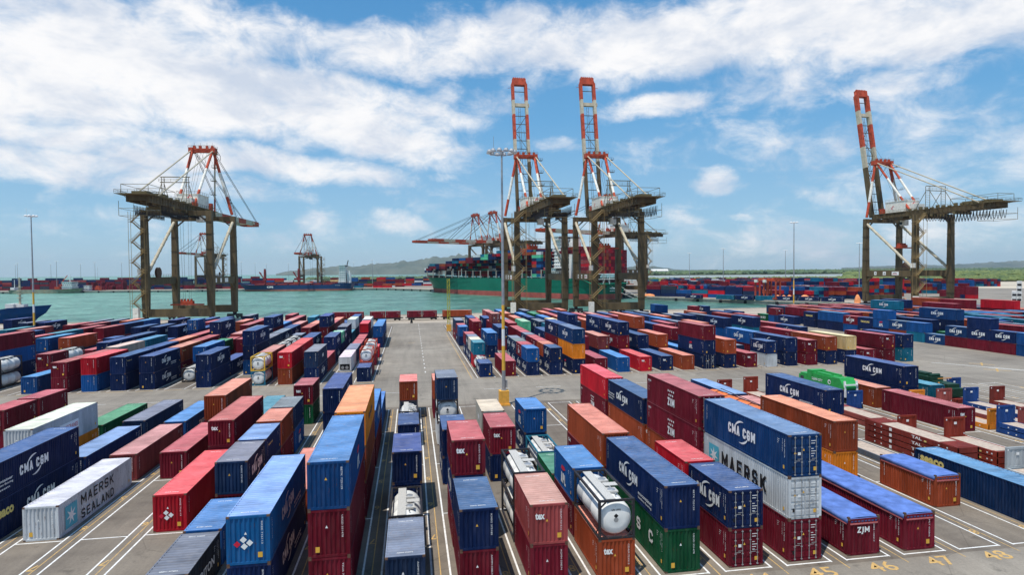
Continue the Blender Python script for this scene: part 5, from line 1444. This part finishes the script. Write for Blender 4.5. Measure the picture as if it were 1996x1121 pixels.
b.tube((-1.5, -19.5, 19.8), (10, -19.5, 19.8), .25, 6); b.tube((-1.5, -19.5, 12), (-1.5, -19.5, 19.8), .25, 6); b.build('stern_frame', SWH, GS)
b = MB(); pl = Plate(b, (-.25, 19, 0), (0, -1, 0)); pl.text('MISSISSIPPI', 14.5, 8.2, 9.5, 1.1, 0, .04); pl.text('MONROVIA', 14.5, 6.3, 6, .9, 0, .04)
for i, yy in enumerate((3, 8.5, 24, 30)): pl.rect(yy, 9.3, 2.6, 1.6, 3)
pl = Plate(b, (0, -20.06, 0), (1, 0, 0))
for xx in (70, 110, 150, 190): pl.rect(xx, 6.6, .4, 1.6, 0); pl.rect(xx, 9, .25, 1.0, 0)
b.build('lettering', LMATS, GS)
b = MB(); b.path([(0, -8, 10), (-14, 0, 7), (-40, 16, 3)], .09, 4); b.path([(0, 2, 10), (-16, 12, 7), (-40, 22, 3)], .09, 4); b.build('mooring_rope', SWH, GS)
rs = random.Random(5)
import mathutils
def ship_boxes(root, x0, x1, tiers, cols, zb, pal, B, allrows=False, face=False, green=False):
    Mx = Matrix.Translation(root.location) @ Matrix.Rotation(root.rotation_euler[2], 4, 'Z'); ang = root.rotation_euler[2]
    for k, tr in enumerate(tiers):
        x = x0+k*12.9
        for r_ in range(cols):
            yy = -B/2+(B)*(r_+.5)/cols; prev = -99
            for z in range(tr+rs.choice((0, 0, 0, -1) if r_ > 1 else (0,))):
                top = z >= tr-2
                if not (r_ < 1 or top or (face and k == 0) or allrows): continue
                p = Mx @ Vector((x, yy, zb+2.65*z)); c = rs.choice(pal)
                if r_ == 0 and green and k == green and z < 4: c = 'g'
                if L2 := rs.random() < .35:
                    for e in (0, 6.1):
                        q = Mx @ Vector((x+e, yy, zb+2.65*z)); PAR.append((q.x, q.y, q.z, 6.0, 2.59, rs.choice(pal), ang-math.pi/2))
                else: PAR.append((p.x, p.y, p.z, 12.1, 2.59, c, ang-math.pi/2))
mix = 'NNNNKBMMMMRMOOWTg'
ship_boxes(GS, 4, 0, [7, 8, 8], 15, 20, 'MMMMRPMMORM', 38.5, face=True); ship_boxes(GS, 64, 0, [9, 9, 9, 8, 9, 8, 8, 8, 7, 7, 7, 6, 5, 5], 15, 17.5, mix, 38.5, face=True, green=6)
ship_boxes(GS, 245, 0, [5], 13, 18, mix, 33); ship_boxes(GS, 258, 0, [4], 11, 18.6, 'NWMK', 27); ship_boxes(GS, 271, 0, [3], 7, 19, 'NWNK', 16)
# blue cargo ship on the far quay
NB = flat('navy_hull_paint', (.012, .045, .13), .5, var=.1, scale=.1, rust=.03); BT2 = flat('pink_boot_paint', (.32, .12, .09), .6, var=.2, scale=.2)
BS = thing('cargo_ship', 'dark blue cargo ship with two deck cranes below the small far crane', 'cargo ship'); zz = 765
x, y = cw((688-998)/F_PX*zz, zz+2); BS.location = (x, y, -2.5); BS.rotation_euler = (0, 0, math.pi-YAW+.02)
hull('hull', BS, 142, 21, 8.4, [NB, BT2, DK], 2.4, 8, deckf=lambda t: 9.6 if t < .2 else (7.6 if t < .88 else 7.6+2.6*(t-.88)/.12))
tower(BS, 8, 17, 15, 8, 8.5); b = MB(); b.box(3, 7, -3, 3, 8, 22); b.tube((5, 0, 22), (5, 0, 25), 1.2); b.build('funnel', SWH, BS); b = MB(); b.beam((8, 0, 30), (6, 0, 38), .9, .9); b.build('mast', DSTEEL, BS)
RC = flat('red_brown_paint', (.22, .03, .03), .55)
for x in (68, 110):
    b = MB(); b.lathe([(1.5, 7), (1.5, 24), (1.2, 28)], (x, 0, 0), 'z', 10); b.beam((x+1, 0, 15), (x+7, 0, 24), 1.3, 1.1); b.beam((x+7, 0, 24), (x+4, 0, 22), .6, .6); b.box(x-1.8, x+1.8, -1.8, 1.8, 13, 16); b.build('deck_crane', RC, BS)
b = MB(); [b.box(24+k*14, 36+k*14, -8, 8, 7.6, 9.4) for k in range(7)]; b.build('hatch_cover', RC, BS)
b = MB(); pl = Plate(b, (0, 10.62, 0), (-1, 0, 0)); pl.text('CFS', -104, 4.2, 8, 2.2, 0, .05); pl.text('CITY OF SUN', -20, 6.6, 6, .6, 0); b.build('lettering', LMATS, BS)
# grey hopper barge and red tug, left part of the far quay
BG = flat('grey_green_hull_paint', (.26, .27, .20), .6, var=.25, scale=.25, rust=.25, rcol=(.32, .12, .04))
D1 = thing('dredger', 'rust-streaked grey green dredger with white bridge on the far quay', 'dredger', (*cw((22-998)/F_PX*752, 752), -2.5), -YAW+.01)
hull('hull', D1, 88, 15, 5.4, [BG, BG, DK], .6, 5, deckf=lambda t: 4.6+(1.8*(t-.75)/.25 if t > .75 else 0))
tower(D1, 66, 78, 12, 3, 5.5); b = MB(); b.tube((72, 0, 14), (72, 0, 24), .4); b.box(71.6, 72.4, -2, 2, 19, 19.3); b.build('mast', SWH, D1); b = MB(); b.tube((4, 0, 4), (4, 0, 17), .35); b.box(1, 6, -3, 3, 4.6, 7.5); b.build('stern_house', SWH, D1)
b = MB(); b.beam((58, 0, 5), (64, 0, 16), .8, .8); b.beam((64, 0, 16), (69, 0, 22), .6, .6); b.box(54, 60, -2, 2, 5, 8); b.build('excavator_arm', CRED, D1)
T1 = thing('tug_boat', 'small orange-red work boat right of the grey dredger', 'work boat', (*cw((182-998)/F_PX*768, 768), -2.5), -YAW)
hull('hull', T1, 16, 6, 2.8, [BT, BT, DK], .5, 1.5); b = MB(); b.box(3, 9, -2, 2, 2.8, 6); b.box(4, 7.5, -1.6, 1.6, 6, 8.4); b.tube((6, 0, 8), (6, 0, 12), .2); b.build('wheelhouse', CRED, T1)
T2 = thing('work_boat', 'dark blue boat moored at the right end of the grey dredger', 'work boat', (*cw((158-998)/F_PX*764, 764), -2.5), -YAW)
hull('hull', T2, 22, 6, 3.4, [NB, NB, DK], .5, 2); tower(T2, 5, 12, 5, 2, 3.2, 'wheelhouse')
# blue coaster bow at the left edge
CBP = flat('royal_blue_hull_paint', (.008, .055, .22), .45, var=.12, scale=.3, rust=.03)
CS = thing('coaster', 'royal blue coaster with cream mast moored at the left picture edge', 'cargo ship'); ZC = 285
x, y = cw((100-998)/F_PX*ZC, ZC); CL = 84; CS.location = (x-CL*math.cos(-.03), y-CL*math.sin(-.03), -2.5); CS.rotation_euler = (0, 0, -.03)
hull('hull', CS, CL, 14, 6.6, [CBP, BT, DK], .7, 9, deckf=lambda t: 4.6 if t < .7 else (4.6+3.0*min(1, (t-.7)/.14)+1.0*max(0, (t-.84)/.16)))
b = MB(); b.box(66, 69.5, -3.0, 3.0, 5, 9.4); b.box(69.5, 73, -1.6, 1.6, 6, 9.0); b.build('forecastle_house', SWH, CS)
b = MB(); b.tube((70.5, 0, 6), (70.5, 0, 21.5), .55, 10, 0, .3); [b.box(69.6, 71.4, -.9+.05*k, .9-.05*k, 12+k*1.6, 12.3+k*1.6) for k in range(4)]; b.build('mast', CREAM, CS)
b = MB(); pl = Plate(b, (0, -7.05, 0), (1, 0, 0)); pl.text('PACIFIC D', 62, 4.6, 4.4, .6, 0, .05); b.build('lettering', LMATS, CS)

# ---------------------------------------------------------------- far containers: one mass
def far_line(px0, px1, z0, z1, nrow, tiers, pal, rnd, gap=.05, face=0, zb=0, lens=12.2):
    """stacks along a line between two picture columns at camera depths z0, z1"""
    a = Vector((*cw((px0-998)/F_PX*z0, z0), 0)); b = Vector((*cw((px1-998)/F_PX*z1, z1), 0)); d = (b-a); L = d.length; d /= L; n = Vector((-d.y, d.x, 0))
    for r_ in range(nrow):
        k = 0.
        while k < L-lens:
            tt = rnd.choice(tiers)
            if rnd.random() > gap:
                c0 = rnd.choice(pal)
                for z in range(tt):
                    if r_ > 0 and z < tt-1 and rnd.random() < .8: continue
                    c = c0 if rnd.random() < .12 else rnd.choice(pal); p = a+d*k+n*(r_*3.0)
                    PAR.append((p.x, p.y, zb+2.6*z, lens-.1, 2.59, c, math.atan2(d.y, d.x)-math.pi/2))
            k += lens+.4
rr = random.Random(3)
def ends_line(px0, px1, z0, z1, tiers, pal):      # short ends towards the camera
    a = Vector((*cw((px0-998)/F_PX*z0, z0), 0)); b = Vector((*cw((px1-998)/F_PX*z1, z1), 0)); L = (b-a).length; d = (b-a)/L; k = 0
    while k < L:
        tt = rr.choice(tiers)
        for z in range(tt): p = a+d*k; PAR.append((p.x, p.y, 2.6*z, 12.1, 2.59, rr.choice(pal), 0))
        k += 3.0 if rr.random() < .8 else 7
dark = 'MMMMNNNKDDMMMPN'
far_line(-30, 255, 815, 812, 2, (4, 5, 5), dark, rr, .02); far_line(-30, 560, 860, 850, 2, (5, 5, 6), 'MMNNDKMMKB', rr, .1); ends_line(170, 265, 790, 800, (2, 3, 4), 'MMMMP')
far_line(245, 500, 805, 810, 2, (3, 4, 5), dark, rr, .1); far_line(500, 800, 830, 830, 2, (4, 4, 5, 3), 'MMRNKBDOMWYGM', rr, .08); far_line(690, 850, 795, 790, 2, (1, 2, 3), 'MMNBOWTRK', rr, .35); far_line(600, 850, 870, 880, 1, (4, 3, 5), 'MRNNKWO', rr, .2)
q1 = 'NNNNKKMMMMMRROBTWDN'
for i, (pz0, pz1, ti) in enumerate(((430, 372, (1, 1, 2)), (470, 405, (2, 3, 3)), (500, 430, (3, 3, 4)), (540, 470, (2, 3, 4)), (590, 520, (3, 4)), (650, 580, (3, 4)), (720, 640, (2, 4)), (800, 720, (3,)))):
    if i == 0: continue
    far_line(1262, 1500, pz0, pz1, 1, ti, q1, rr, .12); 
    if i > 0: ends_line(1300, 1660, pz0+12, pz1-5, ti, q1)
for (a, b_, c, d_, ti) in ((1500, 1700, 440, 400, (2, 3)), (1480, 1760, 480, 440, (3, 4, 5)), (1480, 1900, 540, 470, (2, 3, 4)), (1500, 1900, 600, 540, (3, 4)), (1560, 1950, 680, 640, (2, 3))):
    far_line(a, b_, c, d_, 1, ti, q1, rr, .12); ends_line(a, b_, c-14, d_-14, ti, 'MMMRNNBKOT')
ends_line(1866, 1912, 395, 380, (3, 3, 2), 'MMRNOM')
CL3 = []
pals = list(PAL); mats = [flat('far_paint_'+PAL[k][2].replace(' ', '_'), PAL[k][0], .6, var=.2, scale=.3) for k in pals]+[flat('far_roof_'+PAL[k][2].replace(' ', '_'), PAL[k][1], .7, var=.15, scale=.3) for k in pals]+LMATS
S = MB()
for (x, y, z, L, H, c, rz, *lg) in PAR:
    ci = pals.index(c); b = MB(); w = W2; n = 14 if L > 7 else 7
    for x0 in (-w, w-.14):
        for y0 in (0, L-.14): b.box(x0, x0+.14, y0, y0+.14, 0, H, ci)
    for s, oy in ((1, 0.), (-1, L)):
        pts = []; nn = n*4
        xs = [((i//4)*(L-.2)/n+(.0, .3, .5, .8)[i % 4]*(L-.2)/n+.1, (.0, .0, -.06, -.06)[i % 4]) for i in range(nn)]+[(L-.1, 0)]
        b.add([(s*(w-.03+dd), (yy if s > 0 else L-yy), zz) for zz in (.1, H-.08) for yy, dd in xs], [(i, i+1, len(xs)+i+1, len(xs)+i) for i in range(len(xs)-1)], ci)
    b.add([(-w+.1, .03, .1), (w-.1, .03, .1), (w-.1, .03, H-.1), (-w+.1, .03, H-.1)], [(0, 1, 2, 3)], ci); b.add([(w-.1, L-.03, .1), (-w+.1, L-.03, .1), (-w+.1, L-.03, H-.1), (w-.1, L-.03, H-.1)], [(0, 1, 2, 3)], ci)
    for x0, x1, y0, y1 in ((-w, -w+.12, .14, L-.14), (w-.12, w, .14, L-.14)): b.box(x0+.01, x1-.01, y0, y1, H-.1, H-.002, ci); b.box(x0+.01, x1-.01, y0, y1, .0, .12, ci)
    for y0 in (.01, L-.13): b.box(-w+.14, w-.14, y0, y0+.12, H-.1, H-.002, ci)
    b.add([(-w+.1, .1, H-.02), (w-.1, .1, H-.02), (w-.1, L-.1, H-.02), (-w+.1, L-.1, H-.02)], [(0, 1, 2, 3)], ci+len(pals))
    if lg and lg[0] and lg[0] not in 't':
        lm_ = letter_mesh(L, H, lg[0]); k0 = len(b.v); b.v += [tuple(v.co) for v in lm_.vertices]
        for p_ in lm_.polygons: b.f.append(tuple(i+k0 for i in p_.vertices)); b.m.append(2*len(pals)+p_.material_index)
    cs, sn = math.cos(rz), math.sin(rz); S.add([(x+vx*cs-vy*sn, y+vx*sn+vy*cs, z+vz) for vx, vy, vz in b.v], b.f, 0); S.m[-len(b.m):] = b.m
o = S.build('shipping_containers', mats); tag(o, 'smaller and more distant shipping containers on the ships, quays and yards', 'shipping containers', None, 'stuff')
print('far boxes', len(PAR), 'faces', len(S.f))
# row of covered and empty dark blue open boxes along the right quay wall
RQ = [('teal', 'T'), ('navy', 'N'), ('teal', 'T'), ('navy', 'N'), ('navy', 'N'), ('navy', 'N')]
a = Vector((*cw((1397-998)/F_PX*410, 410), 0)); b_ = Vector((*cw((1612-998)/F_PX*365, 365), 0)); d = (b_-a).normalized(); ag = math.atan2(d.y, d.x)
for i in range(6): p = a+d*(13.0*i); wag_box(p.x, p.y, 0, 12.192, 2.896, RQ[i][1], f'{RQ[i][0]} container, {ordn(i+1)} from the left along the right quay wall', 'c' if i in (1, 3, 4, 5) else '', ag-math.pi/2, 'containers along the right quay wall')
p = Vector((*cw((1337-998)/F_PX*430, 430), 0)); wag_box(p.x, p.y, 0, 12.192, 2.591, 'N', 'lone navy arc-logo container left of the quay wall row', 'c', ag-math.pi/2, 'containers along the right quay wall')
# white refrigerated stack at the right edge
rg = MB()
for r_ in range(2):
    for z in range(4):
        if r_ == 0 and z > 1: continue
        px = 1978+r_*9.5; p = Vector((*cw((px-998)/F_PX*350, 350), z*2.9))
        t = thing('shipping_container', f'white refrigerated container, {ordn(z+1)} level, {"left" if r_ == 0 else "right"} column of the stack at the right edge', 'shipping container', p, -.86, 'white refrigerated stack')
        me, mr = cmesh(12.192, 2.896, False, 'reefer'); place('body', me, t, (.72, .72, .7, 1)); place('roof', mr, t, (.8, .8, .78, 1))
        q = MB(); q.box(-.95, .95, -.03, .03, .4, 1.6); q.build('refrigeration_unit', BLACK, t)
for z in range(5):
    p = Vector((*cw((1966-998+0)/F_PX*362, 362), z*2.9))
# straddle carriers
def straddle(px, zc, lb):
    x, y = cw((px-998)/F_PX*zc, zc); t = thing('straddle_carrier', lb, 'straddle carrier', (x, y, 0), .4, 'orange straddle carriers'); b = MB()
    for sx in (-1, 1):
        for sy in (-4.2, 4.2): b.beam((sx*2.2, sy, 1.2), (sx*2.2, sy, 13), .8, .8)
        b.box(sx*2.2-.45, sx*2.2+.45, -5, 5, .9, 1.7); b.box(sx*2.2-.4, sx*2.2+.4, -4.6, 4.6, 12.4, 13.2)
    for sy in (-4.2, 4.2): b.box(-2.2, 2.2, sy-.35, sy+.35, 12.5, 13.1)
    b.box(-1.9, 1.9, -2.4, 2.4, 13.1, 14.2); b.build('frame', CRED, t)
    for sx in (-1, 1):
        for sy in (-4, -1.4, 1.4, 4): w_ = MB(); w_.lathe([(.3, -.25), (.65, -.25), (.65, .25), (.3, .25)], (sx*2.2, sy, .65), 'x', 12); w_.build('wheel', BLACK, t)
    b = MB(); b.box(-3.6, -2.2, 2.2, 4.2, 11.4, 13.2); b.build('operator_cab', CWHT, t)
straddle(1488, 395, 'orange straddle carrier, left of the two beside the quay wall'); straddle(1505, 388, 'orange straddle carrier, right of the two beside the quay wall')
# covered piles and cement heaps beyond the wall row
HP = flat('orange_cover', (.80, .30, .12), .8, var=.2, scale=1)
for i, (px, zc, w_, h) in enumerate(((1516, 402, 1.8, 2.9), (1528, 400, 1.8, 2.8), (1539, 398, 1.9, 3.0), (1569, 392, 3.2, 3.2), (1584, 390, 2.6, 2.2), (1271, 470, 6, 2.4), (1672, 345, 1.7, 5.2), (1763, 330, 1.9, 3.6))):
    b = MB(); prof = [(w_*math.cos(a_)*(1+.06*math.sin(5*a_)), h*math.sin(a_)) for a_ in [math.pi/2*k/6 for k in range(7)]]; prof[-1] = (.05, h); b.lathe([(r_, z) for r_, z in prof], (0, 0, 0), 'z', 14)
    o = b.build('covered_pile', HP, smooth=True); x, y = cw((px-998)/F_PX*zc, zc); o.location = (x, y, 0)
    tag(o, ['rounded orange cover, left of three in a row on the right quay', 'rounded orange cover, middle of three in a row on the right quay', 'rounded orange cover, right of three in a row on the right quay', 'wide orange-yellow covered heap on the right quay', 'low orange heap right of the wide heap', 'low orange heap at the far left of the right quay', 'tall orange bundle beside the right crane left leg', 'orange cover between the legs of the right crane'][i], 'covered pile', 'orange covered piles')
# warehouse far away
t = thing('warehouse', 'long pale warehouse beyond the lagoon', 'warehouse', (*cw((1272-998)/F_PX*2350, 2350), 0), -YAW); b = MB(); b.box(0, 60, 0, 30, 0, 16); b.build('wall', CREAM, t); b = MB(); b.add([(-2, -1, 16), (62, -1, 16), (62, 15, 23), (-2, 15, 23), (-2, 31, 16), (62, 31, 16)], [(0, 1, 2, 3), (3, 2, 5, 4), (0, 3, 4), (1, 5, 2)]); b.build('roof', SWH, t)

# ---------------------------------------------------------------- vegetation and hills
def clumps(name, n, fpos, fr_, mat, label, seed):
    r_ = random.Random(seed); mb = MB(); V = [(0, 0, 1), (.9, 0, .35), (.28, .85, .35), (-.72, .53, .35), (-.72, -.53, .35), (.28, -.85, .35), (.8, .5, -.4), (-.3, .9, -.4), (-.9, 0, -.4), (-.3, -.9, -.4), (.8, -.5, -.4)]
    Fc = [(0, 1, 2), (0, 2, 3), (0, 3, 4), (0, 4, 5), (0, 5, 1), (1, 6, 2), (2, 7, 3), (3, 8, 4), (4, 9, 5), (5, 10, 1), (6, 7, 2), (7, 8, 3), (8, 9, 4), (9, 10, 5), (10, 6, 1)]
    for i in range(n):
        x, y = fpos(r_); s, h = fr_(r_); a = r_.random()*6.3; c, q = math.cos(a), math.sin(a); k = [r_.uniform(.7, 1.3) for _ in V]
        mb.add([(x+(vx*c-vy*q)*s*kk, y+(vx*q+vy*c)*s*kk, h*.55+vz*h*.5*kk) for (vx, vy, vz), kk in zip(V, k)], Fc)
    o = mb.build(name, mat); tag(o, label, 'woodland', None, 'stuff'); return o
def leafmat(name, c1, c2, s):
    m, t, b = newmat(name); b.inputs['Roughness'].default_value = .8; tcn = nd(t, 'ShaderNodeTexCoord'); n = nd(t, 'ShaderNodeTexNoise'); n.inputs['Scale'].default_value = s; n.inputs['Detail'].default_value = 9; n.inputs['Roughness'].default_value = .75
    lk(t, tcn.outputs['Object'], n.inputs['Vector']); k = nd(t, 'ShaderNodeMapRange'); lk(t, n.outputs[0], k.inputs[0]); k.inputs[1].default_value = .38; k.inputs[2].default_value = .62
    mx = nd(t, 'ShaderNodeMix', data_type='RGBA'); lk(t, k.outputs[0], mx.inputs[0]); mx.inputs[6].default_value = (*c1, 1); mx.inputs[7].default_value = (*c2, 1); lk(t, mx.outputs[2], b.inputs['Base Color']); return m
LF1 = leafmat('mangrove_leaves', (.045, .085, .018), (.19, .22, .055), .02); LF2 = leafmat('far_leaves', (.035, .085, .04), (.12, .16, .06), .006)
def pm1(r):
    Zc = r.uniform(830, 1160); px = r.uniform(1250, 2010)
    return cw((px-998)/F_PX*Zc, Zc)
clumps('mangrove_scrub', 4200, pm1, lambda r: (r.uniform(3, 6.5), r.uniform(2.2, 6)), LF1, 'green mangrove scrub between the right yard and the pale lagoon', 1)
def pm2(r):
    Zc = r.uniform(2150, 3400); px = r.uniform(1255, 2010); return cw((px-998)/F_PX*Zc, Zc)
clumps('far_woodland', 5200, pm2, lambda r: (r.uniform(8, 15), r.uniform(7, 16)), LF2, 'darker woodland belt on the far side of the lagoon at right', 2)
def pm3(r):
    Zc = r.uniform(1200, 2150); px = r.uniform(1650, 2010); return cw((px-998)/F_PX*Zc, Zc)
clumps('lagoon_scrub', 2600, pm3, lambda r: (r.uniform(6, 12), r.uniform(4, 10)), LF1, 'scrub filling the right end of the lagoon shore', 4)
def pm4(r):
    Zc = r.uniform(1500, 1700); px = r.uniform(600, 860); return cw((px-998)/F_PX*Zc, Zc)
sheet('sand_spit', cpts([(-560, 1450), (-150, 1450), (-150, 1800), (-560, 1800)]), -2.3, GRS)
clumps('spit_mangroves', 900, pm4, lambda r: (r.uniform(5, 10), r.uniform(4, 9)), LF2, 'dark green mangrove spit left of the green ship', 6)
HM = leafmat('hill_scrub', (.06, .085, .06), (.14, .155, .115), .004)
def hills(name, prof, Zc, depth, seed, mat=HM):
    r_ = random.Random(seed); n = 90; m_ = 14; mb = MB(); pts = []
    for j in range(m_+1):
        v = j/m_; zz = Zc+depth*(v-.45)
        for i in range(n+1):
            px = prof[0][0]+(prof[-1][0]-prof[0][0])*i/n
            for (a, ya), (b2, yb) in zip(prof, prof[1:]):
                if a <= px <= b2: f = (px-a)/(b2-a); top = ya+(yb-ya)*f; break
            hy = 531-.0087*(px-790); H = 20+(hy-top)*Zc/F_PX
            env = math.sin(math.pi*min(1, v/.9))**.8 if v < .9 else .02
            h = H*env*(1+.16*math.sin(px*.11+v*9)+.1*math.sin(px*.29-v*17)*(1-abs(v-.45)))
            if abs(v-.45) < .05: h = H*(1+.015*math.sin(px*.4))
            x, y = cw((px-998)/F_PX*zz, zz); pts.append((x, y, max(-4, h) if 0 < j < m_ else -4))
    mb.add(pts, [(j*(n+1)+i, j*(n+1)+i+1, (j+1)*(n+1)+i+1, (j+1)*(n+1)+i) for j in range(m_) for i in range(n)])
    return struct(mb.build(name, mat, smooth=True))
hills('hills', [(538, 535), (560, 530), (600, 526), (640, 522), (665, 519), (690, 521), (720, 518), (750, 514), (780, 513), (810, 509), (840, 505), (870, 502), (905, 500), (960, 498), (1000, 503), (1060, 512), (1120, 522), (1180, 527)], 6200, 1500, 1)
hills('hills', [(1180, 527), (1250, 519), (1275, 520), (1310, 525), (1340, 527), (1400, 526)], 7600, 900, 2)
hills('hills', [(1640, 523), (1700, 520), (1780, 517), (1840, 518), (1900, 514), (1960, 511), (2040, 508), (2120, 512)], 8200, 1000, 3)
hb = MB(); hb.box(-9600, 9600, -320, 9100, -7.2, 215)
m = bpy.data.materials.new('haze_air'); m.use_nodes = True; t = m.node_tree; t.nodes.clear()
o_ = nd(t, 'ShaderNodeOutputMaterial'); v_ = nd(t, 'ShaderNodeVolumePrincipled'); v_.inputs['Color'].default_value = (.74, .87, 1, 1); v_.inputs['Density'].default_value = .00004; v_.inputs['Anisotropy'].default_value = .3
lk(t, v_.outputs[0], o_.inputs['Volume']); o = hb.build('haze', m); tag(o, 'thin humid sea air fading the far shore and hills', 'haze', None, 'stuff')
